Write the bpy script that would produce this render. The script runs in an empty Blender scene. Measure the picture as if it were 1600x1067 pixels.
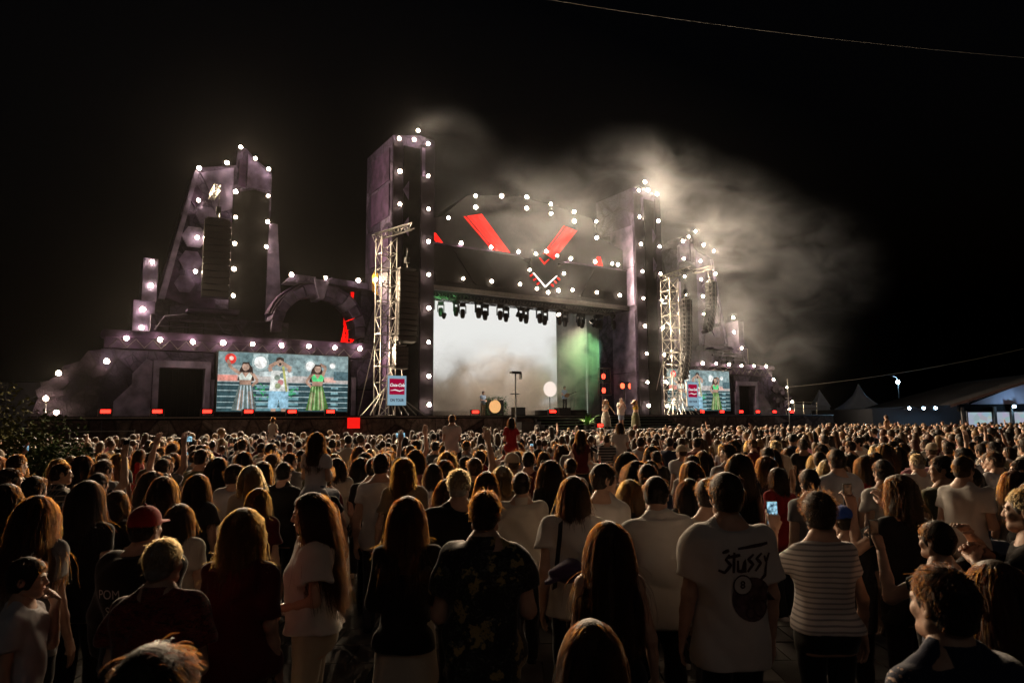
import bpy, bmesh, math, random
import numpy as np
from mathutils import Matrix, Vector, Euler

# ---------------------------------------------------------------- camera, world, sun, exposure
scene = bpy.context.scene
COL = scene.collection
R = math.radians
random.seed(11); RNG = np.random.default_rng(11)

cam_data = bpy.data.cameras.new('camera')
cam = bpy.data.objects.new('camera', cam_data); COL.objects.link(cam)
cam_data.lens = 24.0; cam_data.sensor_width = 36.0; cam_data.clip_start = 0.05; cam_data.clip_end = 2000
cam.location = (0, 0, 2.20)
cam.rotation_euler = (Matrix.Rotation(R(96.52), 4, 'X') @ Matrix.Rotation(R(-0.4), 4, 'Z')).to_euler()
cam_data.dof.use_dof = True; cam_data.dof.focus_distance = 12.0; cam_data.dof.aperture_fstop = 4.0
scene.camera = cam

world = bpy.data.worlds.new('World'); scene.world = world; world.use_nodes = True
wn = world.node_tree.nodes; wl = world.node_tree.links
sky = wn.new('ShaderNodeTexSky'); sky.sky_type = 'NISHITA'; sky.sun_disc = False
sky.sun_elevation = R(-4.0); sky.sun_rotation = R(200); sky.altitude = 0
wl.new(sky.outputs[0], wn['Background'].inputs[0]); wn['Background'].inputs[1].default_value = 0.05

sun_d = bpy.data.lights.new('crowd_fill_sun', 'SUN'); sun_d.energy = 0.035; sun_d.angle = R(25); sun_d.color = (1.0, 0.86, 0.74)  # added warm fill from behind the camera for the crowd's backs
sun = bpy.data.objects.new('crowd_fill_sun', sun_d); COL.objects.link(sun)
sun.rotation_euler = (R(52), 0, R(14))

vs = scene.view_settings
vs.view_transform = 'Standard'; vs.look = 'None'; vs.exposure = 0.0; vs.gamma = 1.0; vs.use_curve_mapping = False
scene.render.engine = 'CYCLES'
cy = scene.cycles
cy.use_denoising = True
try: cy.denoiser = 'OPENIMAGEDENOISE'
except Exception: pass
cy.use_adaptive_sampling = True; cy.adaptive_threshold = 0.015
cy.max_bounces = 6; cy.diffuse_bounces = 3; cy.glossy_bounces = 3; cy.transmission_bounces = 5
cy.volume_bounces = 1; cy.transparent_max_bounces = 8
cy.caustics_reflective = False; cy.caustics_refractive = False
cy.sample_clamp_indirect = 4.0
cy.use_light_tree = True
try: scene.cycles_curves.shape = 'RIBBONS'
except Exception: pass
# ---------------------------------------------------------------- helpers: materials
MATS = {}
def new_mat(name):
    m = bpy.data.materials.new(name); m.use_nodes = True
    return m, m.node_tree.nodes, m.node_tree.links, m.node_tree.nodes['Principled BSDF']
def mat(name, col, rough=0.6, metal=0.0, var=0.0, scale=6.0, bump=0.0, bscale=40.0, spec=0.4, wave=None):
    """a plain surface: base colour broken up by noise, fine bump"""
    if name in MATS: return MATS[name]
    m, n, l, b = new_mat(name)
    b.inputs['Roughness'].default_value = rough; b.inputs['Metallic'].default_value = metal
    b.inputs['Specular IOR Level'].default_value = spec
    b.inputs['Base Color'].default_value = (*col, 1)
    tc = n.new('ShaderNodeTexCoord')
    if var > 0:
        t = n.new('ShaderNodeTexNoise'); t.inputs['Scale'].default_value = scale; t.inputs['Detail'].default_value = 5
        l.new(tc.outputs['Object'], t.inputs['Vector'])
        r = n.new('ShaderNodeValToRGB')
        r.color_ramp.elements[0].position = 0.3; r.color_ramp.elements[1].position = 0.7
        r.color_ramp.elements[0].color = (*[c * (1 - var) for c in col], 1)
        r.color_ramp.elements[1].color = (*[min(1, c * (1 + var)) for c in col], 1)
        l.new(t.outputs['Fac'], r.inputs[0]); l.new(r.outputs[0], b.inputs['Base Color'])
    if bump > 0:
        t2 = n.new('ShaderNodeTexNoise'); t2.inputs['Scale'].default_value = bscale; t2.inputs['Detail'].default_value = 3
        l.new(tc.outputs['Object'], t2.inputs['Vector'])
        bp = n.new('ShaderNodeBump'); bp.inputs['Strength'].default_value = bump; bp.inputs['Distance'].default_value = 0.01
        l.new(t2.outputs['Fac'], bp.inputs['Height']); l.new(bp.outputs[0], b.inputs['Normal'])
    MATS[name] = m
    return m
def emit(name, col, strength, noisy=0.0):
    if name in MATS: return MATS[name]
    m, n, l, b = new_mat(name); n.remove(b)
    e = n.new('ShaderNodeEmission'); e.inputs[0].default_value = (*col, 1); e.inputs[1].default_value = strength
    l.new(e.outputs[0], n['Material Output'].inputs[0])
    MATS[name] = m
    return m
def printed(name, c1, c2, c3, scale=0.6):
    """printed facade cloth: big angular patches of dull colour, darker seams, fine grime"""
    if name in MATS: return MATS[name]
    m, n, l, b = new_mat(name); b.inputs['Roughness'].default_value = 0.8; b.inputs['Specular IOR Level'].default_value = .08
    tc = n.new('ShaderNodeTexCoord')
    v = n.new('ShaderNodeTexVoronoi'); v.inputs['Scale'].default_value = scale; v.feature = 'F1'
    l.new(tc.outputs['Object'], v.inputs['Vector'])
    sep = n.new('ShaderNodeSeparateColor'); l.new(v.outputs['Color'], sep.inputs[0])
    r = n.new('ShaderNodeValToRGB'); r.color_ramp.interpolation = 'LINEAR'
    r.color_ramp.elements[0].color = (*c1, 1); r.color_ramp.elements[1].color = (*c3, 1)
    e = r.color_ramp.elements.new(0.55); e.color = (*c2, 1)
    l.new(sep.outputs[0], r.inputs[0])
    v2 = n.new('ShaderNodeTexVoronoi'); v2.feature = 'DISTANCE_TO_EDGE'; v2.inputs['Scale'].default_value = scale
    l.new(tc.outputs['Object'], v2.inputs['Vector'])
    mr = n.new('ShaderNodeMapRange'); mr.inputs[1].default_value = 0.0; mr.inputs[2].default_value = 0.05
    mr.inputs[3].default_value = 0.45; mr.inputs[4].default_value = 1.0
    l.new(v2.outputs['Distance'], mr.inputs[0])
    t = n.new('ShaderNodeTexNoise'); t.inputs['Scale'].default_value = 3.5; t.inputs['Detail'].default_value = 8
    l.new(tc.outputs['Object'], t.inputs['Vector'])
    mr2 = n.new('ShaderNodeMapRange'); mr2.inputs[1].default_value = 0.25; mr2.inputs[2].default_value = 0.75
    mr2.inputs[3].default_value = 0.45; mr2.inputs[4].default_value = 1.25
    l.new(t.outputs['Fac'], mr2.inputs[0])
    mu = n.new('ShaderNodeMath'); mu.operation = 'MULTIPLY'; l.new(mr.outputs[0], mu.inputs[0]); l.new(mr2.outputs[0], mu.inputs[1])
    v3 = n.new('ShaderNodeTexVoronoi'); v3.feature = 'DISTANCE_TO_EDGE'; v3.distance = 'EUCLIDEAN'; v3.inputs['Scale'].default_value = scale * 3.7     # fine cracks of the print
    l.new(tc.outputs['Object'], v3.inputs['Vector'])
    mr3 = n.new('ShaderNodeMapRange'); mr3.inputs[1].default_value = 0.0; mr3.inputs[2].default_value = 0.06; mr3.inputs[3].default_value = 0.55; mr3.inputs[4].default_value = 1.0; l.new(v3.outputs['Distance'], mr3.inputs[0])
    mu2 = n.new('ShaderNodeMath'); mu2.operation = 'MULTIPLY'; l.new(mu.outputs[0], mu2.inputs[0]); l.new(mr3.outputs[0], mu2.inputs[1]); mu = mu2
    bp = n.new('ShaderNodeBump'); bp.inputs['Strength'].default_value = .5; bp.inputs['Distance'].default_value = .05; l.new(mu.outputs[0], bp.inputs['Height']); l.new(bp.outputs[0], b.inputs['Normal'])
    mx = n.new('ShaderNodeVectorMath'); mx.operation = 'SCALE'
    l.new(r.outputs[0], mx.inputs[0]); l.new(mu.outputs[0], mx.inputs['Scale'])
    l.new(mx.outputs[0], b.inputs['Base Color'])
    MATS[name] = m
    return m

# ---------------------------------------------------------------- helpers: meshes
class MB:
    """collects faces; build() links them as one mesh object"""
    def __init__(s): s.v = []; s.f = []; s.m = []; s.mi = 0
    def add(s, vs, fs):
        o = len(s.v); s.v += [tuple(p) for p in vs]; s.f += [tuple(i + o for i in f) for f in fs]; s.m += [s.mi] * len(fs)
        return s
    def box(s, x0, x1, y0, y1, z0, z1):
        v = [(x, y, z) for z in (z0, z1) for y in (y0, y1) for x in (x0, x1)]
        return s.add(v, [(0, 2, 3, 1), (4, 5, 7, 6), (0, 1, 5, 4), (2, 6, 7, 3), (0, 4, 6, 2), (1, 3, 7, 5)])
    def prism(s, poly, y0, y1):
        """polygon in (x, z), from depth y0 to y1"""
        n = len(poly)
        v = [(x, y0, z) for x, z in poly] + [(x, y1, z) for x, z in poly]
        return s.add(v, [tuple(range(n)), tuple(range(2 * n - 1, n - 1, -1))] + [(i, i + n, (i + 1) % n + n, (i + 1) % n) for i in range(n)])
    def tube(s, pts, r, n=6, caps=True):
        pts = [Vector(p) for p in pts]; rs = r if isinstance(r, (list, tuple)) else [r] * len(pts)
        v = []; f = []
        for i, p in enumerate(pts):
            d = (pts[min(i + 1, len(pts) - 1)] - pts[max(i - 1, 0)]).normalized()
            a = Vector((0, 0, 1)) if abs(d.z) < 0.9 else Vector((1, 0, 0))
            e1 = d.cross(a).normalized(); e2 = d.cross(e1)
            for k in range(n):
                t = 2 * math.pi * k / n
                v.append(p + (e1 * math.cos(t) + e2 * math.sin(t)) * rs[i])
        for i in range(len(pts) - 1):
            for k in range(n):
                f.append((i * n + k, i * n + (k + 1) % n, (i + 1) * n + (k + 1) % n, (i + 1) * n + k))
        if caps: f += [tuple(range(n - 1, -1, -1)), tuple(range((len(pts) - 1) * n, len(pts) * n))]
        return s.add(v, f)
    def sphere(s, c, r, n=10, m=7):
        rr = r if isinstance(r, (tuple, list)) else (r, r, r)
        v = [(c[0], c[1], c[2] + rr[2])]
        for i in range(1, m):
            t = math.pi * i / m
            for k in range(n):
                p = 2 * math.pi * k / n
                v.append((c[0] + rr[0] * math.sin(t) * math.cos(p), c[1] + rr[1] * math.sin(t) * math.sin(p), c[2] + rr[2] * math.cos(t)))
        v.append((c[0], c[1], c[2] - rr[2]))
        f = [(0, 1 + k, 1 + (k + 1) % n) for k in range(n)]
        for i in range(m - 2):
            for k in range(n):
                a = 1 + i * n
                f.append((a + k, a + n + k, a + n + (k + 1) % n, a + (k + 1) % n))
        b = 1 + (m - 2) * n
        f += [(b + k, len(v) - 1, b + (k + 1) % n) for k in range(n)]
        return s.add(v, f)
    def truss(s, p0, p1, w, seg, r=0.025, rd=0.014, up=(0, 0, 1), n=5):
        """square lattice girder"""
        p0 = Vector(p0); p1 = Vector(p1); d = (p1 - p0).normalized(); L = (p1 - p0).length
        up = Vector(up)
        e1 = d.cross(up).normalized(); e2 = d.cross(e1).normalized()
        c = [(e1 * a + e2 * b) * (w / 2) for a, b in ((-1, -1), (1, -1), (1, 1), (-1, 1))]
        for o in c: s.tube([p0 + o, p1 + o], r, n)
        k = max(1, round(L / seg)); st = L / k
        for i in range(k):
            for j in range(4):
                a = c[j]; b = c[(j + 1) % 4]
                if i % 2: a, b = b, a
                s.tube([p0 + d * st * i + a, p0 + d * st * (i + 1) + b], rd, 4, False)
                s.tube([p0 + d * st * i + a, p0 + d * st * i + b], rd, 4, False)
        return s
    def mesh(s, name, mats, origin=(0, 0, 0), smooth=False):
        me = bpy.data.meshes.new(name)
        ox, oy, oz = origin
        me.from_pydata([(x - ox, y - oy, z - oz) for x, y, z in s.v], [], s.f)
        bm = bmesh.new(); bm.from_mesh(me); bmesh.ops.recalc_face_normals(bm, faces=bm.faces); bm.to_mesh(me); bm.free()
        mats = mats if isinstance(mats, (list, tuple)) else [mats]
        for m in mats: me.materials.append(m)
        if len(mats) > 1: me.polygons.foreach_set('material_index', s.m)
        if smooth: me.polygons.foreach_set('use_smooth', [True] * len(me.polygons))
        return me
    def build(s, name, mats, parent=None, smooth=False):
        org = parent['_o'] if parent is not None and '_o' in parent else (0, 0, 0)
        o = bpy.data.objects.new(name, s.mesh(name, mats, org, smooth)); COL.objects.link(o)
        if parent is not None:
            o.parent = parent
            o['_o'] = [org[0], org[1], org[2]]
        return o
def tag(o, label=None, cat=None, group=None, kind=None):
    if label: o['label'] = label
    if cat: o['category'] = cat
    if group: o['group'] = group
    if kind: o['kind'] = kind
    return o

# the stage stands in its own frame: x along the stage front, y towards its back, z up
STH = math.atan2(.535, .845); SP0 = Vector((0, 42.87, .15)); SM = Matrix.Translation(SP0) @ Matrix.Rotation(STH, 4, 'Z')
def S(a, y, z): return SM @ Vector((a, y, z))
def thing(name, label, cat, at, group=None, stage=True):
    """an Empty at the thing's base; its parts are written in the frame's own coordinates"""
    o = bpy.data.objects.new(name, None); COL.objects.link(o); o.empty_display_size = 0.2
    if stage: o.location = S(*at); o.rotation_euler = (0, 0, STH)
    else: o.location = at
    o['_o'] = [at[0], at[1], at[2]]
    return tag(o, label, cat, group)
def flat(name, mb, mats, label=None, cat=None, group=None, kind=None, at=(0, 0, 0)):
    """a stage thing that is one mesh"""
    o = bpy.data.objects.new(name, mb.mesh(name, mats, at)); COL.objects.link(o)
    o.location = S(*at); o.rotation_euler = (0, 0, STH)
    return tag(o, label, cat, group, kind)
def copy_tree(o, parent=None):
    c = o.copy(); COL.objects.link(c); c.parent = parent
    for ch in o.children: copy_tree(ch, c)
    return c
# ---------------------------------------------------------------- materials of the place
M_PRINT = printed('facade_print', (.010, .007, .016), (.028, .021, .044), (.075, .062, .104), 0.55)
M_ROCK = printed('rock_print', (.008, .005, .012), (.018, .011, .024), (.034, .026, .034), 0.9)
M_PALE = mat('pale_lilac_panel', (.085, .072, .118), .7, spec=.08, var=.55, scale=1.6, bump=.5, bscale=6)
M_LILAC = mat('lilac_hexagon', (.055, .043, .080), .7, spec=.08, var=.55, scale=2.0, bump=.5, bscale=6)
M_PLUM = mat('plum_panel', (.026, .015, .036), .7, spec=.08, var=.55, scale=2.0, bump=.5, bscale=6)
M_BLACK = mat('black_cloth', (.004, .004, .004), .9, spec=.04, var=.4, scale=3)
M_DARK = mat('dark_frame', (.006, .0056, .0065), .8, spec=.06, var=.3, scale=5)
M_ALU = mat('aluminium_tube', (.16, .155, .15), .4, .85, var=.15, scale=9)
M_STEEL = mat('dull_steel', (.11, .105, .105), .45, .7, var=.2, scale=9)
M_CAB = mat('speaker_cabinet', (.012, .012, .013), .45, var=.3, scale=14, bump=.3)
M_GRILLE = mat('speaker_grille', (.06, .057, .055), .5, .4, var=.3, scale=60)
M_BULB = emit('warm_bulb', (1.0, .74, .48), 7200)
M_RED = emit('red_led', (1.0, .012, .008), 1.6)
M_REDHOT = emit('red_led_core', (1.0, .014, .008), 9.0)
M_WHITELED = emit('white_led', (1, .93, .9), 3.0)
M_PAPER = mat('white_board', (.75, .77, .8), .5)
C0 = 1.65                                     # the stage's middle
DECK = 2.30

# ---------------------------------------------------------------- ground
gm, gn, gl, gb = new_mat('asphalt_plaza')
gb.inputs['Roughness'].default_value = .75
tcg = gn.new('ShaderNodeTexCoord'); ng = gn.new('ShaderNodeTexNoise'); ng.inputs['Scale'].default_value = .8; ng.inputs['Detail'].default_value = 9
gl.new(tcg.outputs['Object'], ng.inputs['Vector'])
rg = gn.new('ShaderNodeValToRGB'); rg.color_ramp.elements[0].color = (.02, .019, .018, 1); rg.color_ramp.elements[1].color = (.05, .046, .042, 1)
gl.new(ng.outputs['Fac'], rg.inputs[0]); gl.new(rg.outputs[0], gb.inputs['Base Color'])
g = MB(); g.add([(-900, -300, 0), (900, -300, 0), (900, 1500, 0), (-900, 1500, 0)], [(0, 1, 2, 3)])
ground = tag(g.build('ground', gm), kind='structure')
pm = mat('paving_slab', (.09, .082, .075), .7, var=.35, scale=3.0, bump=.35, bscale=60)
slab = MB().box(-.243, .243, -.243, .243, .004, .030).mesh('slab', pm)
k = 0
for j in range(15):
    for i in range(-9, 10):
        o = bpy.data.objects.new('slab', slab); COL.objects.link(o); o.parent = ground
        o.location = (i * .5 + (.25 if j % 2 else 0), 1.2 + j * .5, random.uniform(-.003, .003))
        o.rotation_euler = (random.uniform(-.004, .004), random.uniform(-.004, .004), random.choice((0, R(90))))

# ---------------------------------------------------------------- stage deck and its printed front
st = thing('stage', 'long raised black stage with a printed stone-look front below its deck', 'stage', (C0, -3.5, 0))
MB().box(-24.6, 28.0, -3.5, 12, 2.16, DECK).build('deck', M_BLACK, st)
for i in range(21):
    a0 = -24.6 + i * 2.504
    MB().box(a0 + .01, a0 + 2.494, -3.62, -3.5, -.14, 2.13).build('front_panel', printed('stage_front_print', (.05, .035, .035), (.11, .085, .075), (.19, .16, .15), .8), st)
MB().box(-24.6, 28, -3.66, -3.46, 2.2, 2.26).build('edge_rail', M_STEEL, st)

# ---------------------------------------------------------------- wing walls, one each side
def mir(side):
    return (lambda a: a) if side < 0 else (lambda a: 2 * C0 - a)
def P2(f, pts): return [(f(a), z) for a, z in pts]
def bx(f, a0, a1, y0, y1, z0, z1):
    x0, x1 = sorted((f(a0), f(a1)))
    return MB().box(x0, x1, y0, y1, z0, z1)
def wing(side, where):
    f = mir(side); far = 'left' if side < 0 else 'right'
    w = thing('stage_wing', f'dark purple stage wing wall with gate and cornice around the {where} video screen', 'wing wall', (f(-16), 0, DECK), 'wing walls beside the stage')
    wall = MB()
    for a0, a1, z0, z1 in ((-22.2, -19.95, DECK, 5.4), (-19.95, -17.65, 4.75, 5.4), (-17.65, -17.4, DECK, 5.4), (-17.4, -10.5, DECK, 2.42), (-10.5, -8.9, DECK, 5.4)):
        x0, x1 = sorted((f(a0), f(a1))); wall.box(x0, x1, 0, .8, z0, z1)
    wall.build('wall', M_PRINT, w)
    bx(f, -17.4, -10.5, .3, .8, 2.42, 5.4).build('screen_recess', M_BLACK, w)
    MB().prism(P2(f, [(-24.7, DECK), (-22.2, DECK), (-22.2, 5.35), (-22.7, 5.28), (-23.0, 4.8), (-23.6, 4.55), (-23.9, 3.7), (-24.35, 3.4)]), .02, 1.4).build('rock_flank', M_ROCK, w)
    rr = random.Random(5)
    for i in range(9):          # boulders of the flank stand proud of it
        a = -24.2 + i * .24 + rr.uniform(-.1, .1); z = rr.uniform(2.5, 3.6 + i * .16); q = rr.uniform(.22, .5)
        pts = [(a + q * math.cos(t) * rr.uniform(.7, 1.1), z + q * .8 * math.sin(t) * rr.uniform(.7, 1.1)) for t in [k * 2 * math.pi / 7 for k in range(7)]]
        MB().prism(P2(f, pts), -.08 - rr.random() * .16, .03).build('boulder', M_ROCK, w)
    c = MB(); x0, x1 = sorted((f(-22.1), f(-8.95)))
    c.box(x0, x1, -.2, .9, 5.95, 6.28); c.box(x0, x1, -.06, .8, 5.45, 5.95)
    c.tube([(f(-22.1), -.2, 6.11), (f(-22.1), .9, 6.11)], .17, 12)
    c.build('cornice', M_PLUM, w)
    la = MB()
    for i in range(18):
        a = -21.9 + i * .71
        la.tube([(f(a), -.1, 5.5), (f(a + .355), -.1, 5.9), (f(a + .71), -.1, 5.5)], .018, 4)
    la.build('cornice_lattice', M_STEEL, w)
    fr = MB()
    for a0, a1, z0, z1 in ((-20.05, -19.8, DECK, 4.95), (-17.8, -17.55, DECK, 4.95), (-19.8, -17.8, 4.62, 4.95)):
        x0, x1 = sorted((f(a0), f(a1))); fr.box(x0, x1, -.16, .82, z0, z1)
    fr.build('gate_frame', M_PALE, w)
    bx(f, -19.8, -17.8, .55, .62, DECK, 4.62).build('gate', M_BLACK, w)
    gbm = MB()
    for i in range(8): gbm.tube([(f(-19.7 + i * .26), .5, DECK), (f(-19.7 + i * .26), .5, 4.6)], .02, 5)
    gbm.build('gate_bars', M_DARK, w)
    for pts in ([(-21.6, DECK), (-20.1, DECK), (-20.1, 4.9), (-20.35, 5.0), (-20.9, 4.3), (-20.9, 3.8), (-21.6, 3.0)],):
        MB().prism(P2(f, pts), -.12, .01).build('buttress', M_PALE if side < 0 else M_PLUM, w)
    bx(f, -17.53, -17.36, -.14, .01, DECK, 4.1).build('pilaster', M_PALE, w)
    bx(f, -10.45, -10.2, -.16, .01, DECK, 4.4).build('pilaster', M_PALE, w)
    bx(f, -10.05, -9.0, -.08, .01, DECK, 3.7).build('panel', M_PLUM, w)
    MB().prism(P2(f, [(-10.1, 3.8), (-9.0, 3.8), (-9.0, 5.4), (-9.7, 5.4), (-10.1, 4.7)]), -.2, .01).build('panel', M_PRINT, w)
    return w
wing(-1, 'left'); wing(1, 'right')

# ---------------------------------------------------------------- stepped towers behind the wings
def hexagon(f, a, z, r, y0, y1, name, m, parent, sq=1.0):
    MB().prism(P2(f, [(a + r * math.cos(t), z + sq * r * math.sin(t)) for t in [R(60 * k) for k in range(6)]]), y0, y1).build(name, m, parent)
def tower(side, where):
    f = mir(side); z0 = 6.28
    t = thing('stepped_tower', f'tall tapering purple stage tower with lamps along its edges, above the {where} screen', 'tower', (f(-16.4), 3, DECK), 'stepped towers behind the wings')
    MB().prism(P2(f, [(-19.95, DECK), (-13.5, DECK), (-13.5, 6.6), (-14.0, 13.1), (-14.38, 13.1), (-14.38, 16.0), (-15.35, 16.7), (-15.8, 17.15), (-16.25, 17.2), (-16.3, 16.1), (-18.3, 15.55), (-18.42, 15.3), (-19.95, 8.2)]), 2.6, 5).build('core', M_PRINT, t)
    MB().prism(P2(f, [(-16.4, 7.0), (-14.55, 7.0), (-14.5, 14.7), (-15.3, 14.85), (-16.4, 14.5)]), 2.5, 2.6).build('black_panel', M_BLACK, t)
    MB().prism(P2(f, [(-14.5, 7.0), (-13.55, 6.7), (-14.02, 13.05), (-14.45, 13.05)]), 2.44, 2.6).build('fin', M_PALE, t)
    MB().prism(P2(f, [(-19.8, 8.3), (-19.5, 8.3), (-18.18, 15.3), (-18.36, 15.4)]), 2.42, 2.6).build('edge_strip', M_PALE, t)
    MB().prism(P2(f, [(-18.1, 15.3), (-16.42, 15.9), (-16.42, 13.6), (-17.3, 13.2), (-17.6, 14.4)]), 2.52, 2.6).build('crown_panel', M_PALE, t)
    MB().prism(P2(f, [(-15.7, 16.85), (-15.3, 16.5), (-14.5, 15.9), (-14.5, 14.95), (-15.7, 14.95)]), 2.52, 2.6).build('crown_panel', M_LILAC, t)
    bx(f, -16.15, -15.8, 2.48, 2.6, 14.9, 16.4).build('slot', M_PLUM, t)
    for a, z, r in ((-18.25, 11.75, .62), (-18.35, 10.45, .6), (-17.7, 13.0, .55), (-18.6, 9.2, .5)):
        hexagon(f, a, z, r, 2.5, 2.6, 'hexagon', M_PALE if z > 11 else M_LILAC, t)
    for pts in ([(-19.5, 8.4), (-18.9, 8.2), (-17.9, 7.9), (-19.1, 10.2)], [(-19.0, 8.9), (-17.2, 8.9), (-17.0, 7.8), (-18.3, 7.7)], [(-18.7, 14.0), (-18.2, 14.6), (-17.8, 13.9), (-18.3, 13.4)]):
        MB().prism(P2(f, pts), 2.53, 2.6).build('facet', M_PLUM, t)
    # the machine-like base under the tower
    b = MB()
    for a0, a1, y0, y1, za, zb in ((-20.2, -13.6, 1.0, 2.6, DECK, 7.3), (-19.3, -16.0, 1.6, 2.6, 7.3, 7.9)):
        x0, x1 = sorted((f(a0), f(a1))); b.box(x0, x1, y0, y1, za, zb)
    b.build('base', M_PRINT, t)
    for a0, a1, y0, za, zb in ((-18.6, -16.2, .85, 7.55, 7.68), (-18.9, -16.1, .8, 7.0, 7.1), (-20.0, -16.5, .9, 6.7, 6.76)):
        bx(f, a0, a1, y0, 1.6, za, zb).build('ledge', M_LILAC, t)
    for a0 in (-19.4, -18.55):
        bx(f, a0, a0 + .75, .92, 1.0, 6.35, 6.95).build('louvre_frame', M_DARK, t)
        for k in range(7): bx(f, a0 + .05, a0 + .7, .88, .92, 6.4 + k * .078, 6.43 + k * .078).build('slat', M_LILAC, t)
    for q in ([(-20.0, 6.5), (-19.6, 7.2), (-18.6, 7.35)], [(-17.4, 7.3), (-16.9, 6.6), (-16.3, 6.4)], [(-17.0, 7.4), (-16.4, 7.1), (-15.9, 6.4)]):
        MB().tube([(f(a), .85, z) for a, z in q], .05, 6).build('pipe', M_LILAC, t)
    # side steps
    bx(f, -20.95, -20.0, 1.45, 3.2, DECK, 8.0).build('step', M_LILAC, t)
    bx(f, -20.62, -19.96, 1.40, 3.1, 8.0, 10.12).build('step', M_PALE, t)
    return t
tower(-1, 'left'); tower(1, 'right')

# ---------------------------------------------------------------- arch between the left tower and the stage house, its twin on the right
def arch(side, where):
    f = mir(side)
    t = thing('ring_arch', f'segmented purple ring arch with keystone rising {where}', 'arch', (f(-12), 1.5, DECK), 'ring arches on the wings')
    ca, cz = -12.0, 6.9
    for i in range(13):
        t0 = R(-4 + i * 14.5); t1 = R(-4 + (i + 1) * 14.5 - 1.2)
        ri, ro = (2.02, 2.62) if i % 2 else (2.04, 2.56)
        MB().prism(P2(f, [(ca + r * math.cos(q), cz + r * math.sin(q)) for r, q in ((ri, t0), (ro, t0), (ro, (t0 + t1) / 2), (ro, t1), (ri, t1), (ri, (t0 + t1) / 2))]), .7 - .05 * (i % 2), 2.0).build('ring_segment', M_LILAC if i % 3 else M_PALE, t)
    for i in range(2):
        pts = [(ca + r * math.cos(R(a)), cz + r * math.sin(R(a))) for r, n in ((2.62 + .14 * i, 1), (2.70 + .14 * i, -1)) for a in list(range(18, 163, 12))[::n]]
        MB().prism(P2(f, pts), .78 + .2 * i, 1.9).build('ring_band', M_PLUM, t)
    MB().prism(P2(f, [(ca - .42, 9.75), (ca + .42, 9.75), (ca + .14, 8.72), (ca - .14, 8.72)]), .5, 2.05).build('keystone', M_PALE, t)
    MB().prism(P2(f, [(-13.9, 9.5), (-12.45, 9.55), (-12.3, 9.9), (-13.5, 9.95)]), .7, 1.8).build('crest', M_PRINT, t)
    MB().prism(P2(f, [(-11.6, 9.6), (-9.2, 9.5), (-9.3, 9.85), (-11.5, 9.95)]), .7, 1.8).build('crest', M_PRINT, t)
    MB().prism(P2(f, [(-10.0, 6.28), (-8.8, 6.28), (-8.8, 9.5), (-9.6, 9.5), (-9.6, 8.2), (-9.3, 7.2), (-9.42, 6.9)]), .9, 2.0).build('spandrel', M_PRINT, t)
    return t
arch(-1, 'between the left tower and the tall stage column')

# ---------------------------------------------------------------- tall columns of the stage house
def column(side, where):
    f = mir(side)
    t = thing('stage_column', f'tall black stage column with purple flank and lamp rows, {where} of the stage opening', 'column', (f(-7.4), 0, DECK), 'columns beside the stage opening')
    MB().prism(P2(f, [(-8.7, DECK), (-6.1, DECK), (-6.1, 18.3), (-7.0, 18.45), (-8.7, 18.1)]), -1.3, 2.8).build('core', M_PRINT, t)
    bx(f, -8.05, -7.05, -1.38, -1.3, DECK, 17.6).build('black_panel', M_BLACK, t)
    bx(f, -6.98, -6.14, -1.36, -1.3, DECK, 17.9).build('lamp_strip', mat('dim_strip', (.014, .012, .017), .7, spec=.06, var=.3, scale=2), t)
    bx(f, -8.66, -8.12, -1.36, -1.3, DECK, 17.8).build('lamp_strip', MATS['dim_strip'], t)
    bx(f, -6.95, -6.75, -1.42, -1.36, 16.0, 17.7).build('slot', M_LILAC, t)
    for z in (15.0, 12.9):
        MB().prism(P2(f, [(-8.1, z), (-7.75, z + .55), (-7.75, z - .55)]), -1.42, -1.38).build('facet', M_LILAC, t)
    for z in (4.5, 7.0, 9.5, 12.0, 14.5, 16.6):
        x = f(-8.7); d = -.05 if side < 0 else .05
        MB().box(min(x, x + d), max(x, x + d), -.9, 1.9, z - 1.0, z + .9).build('flank_panel', M_PRINT if int(z) % 2 else M_PLUM, t)
    x = f(-6.1); d = .05 if side < 0 else -.05
    for z0, z1 in ((DECK + .02, 5.2), (5.25, 9.55), (9.9, 12.6), (12.65, 15.6)):
        MB().box(min(x, x + d), max(x, x + d), -1.2, 1.2, z0, z1).build('reveal_panel', M_PALE, t)
    return t
column(-1, 'left'); column(1, 'right')

# ---------------------------------------------------------------- header over the opening
h = thing('stage_header', 'dark angular header above the stage opening with red light stripes and a V emblem', 'stage header', (C0, 0, 9.6))
MB().prism([(-6.08, 12.4), (9.38, 12.4), (9.38, 14.0), (7.0, 14.7), (6.6, 15.9), (4.6, 16.2), (.7, 16.5), (-3.2, 15.9), (-5.0, 14.3), (-6.08, 13.9)], -.1, 2.6).build('upper_wall', M_DARK, h)
MB().prism([(-6.08, 9.75), (9.38, 9.75), (9.38, 12.4), (4.0, 12.4), (2.1, 11.3), (.2, 12.4), (-6.08, 12.4)], -.45, 2.4).build('lower_band', M_DARK, h)
MB().box(-6.08, 9.38, -.62, -.45, 9.62, 9.9).build('lower_ledge', M_STEEL, h)
MB().box(-6.08, .2, -.55, -.1, 12.4, 12.5).build('ledge', M_PLUM, h)
MB().box(4.0, 9.38, -.55, -.1, 12.4, 12.5).build('ledge', M_PLUM, h)
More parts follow.
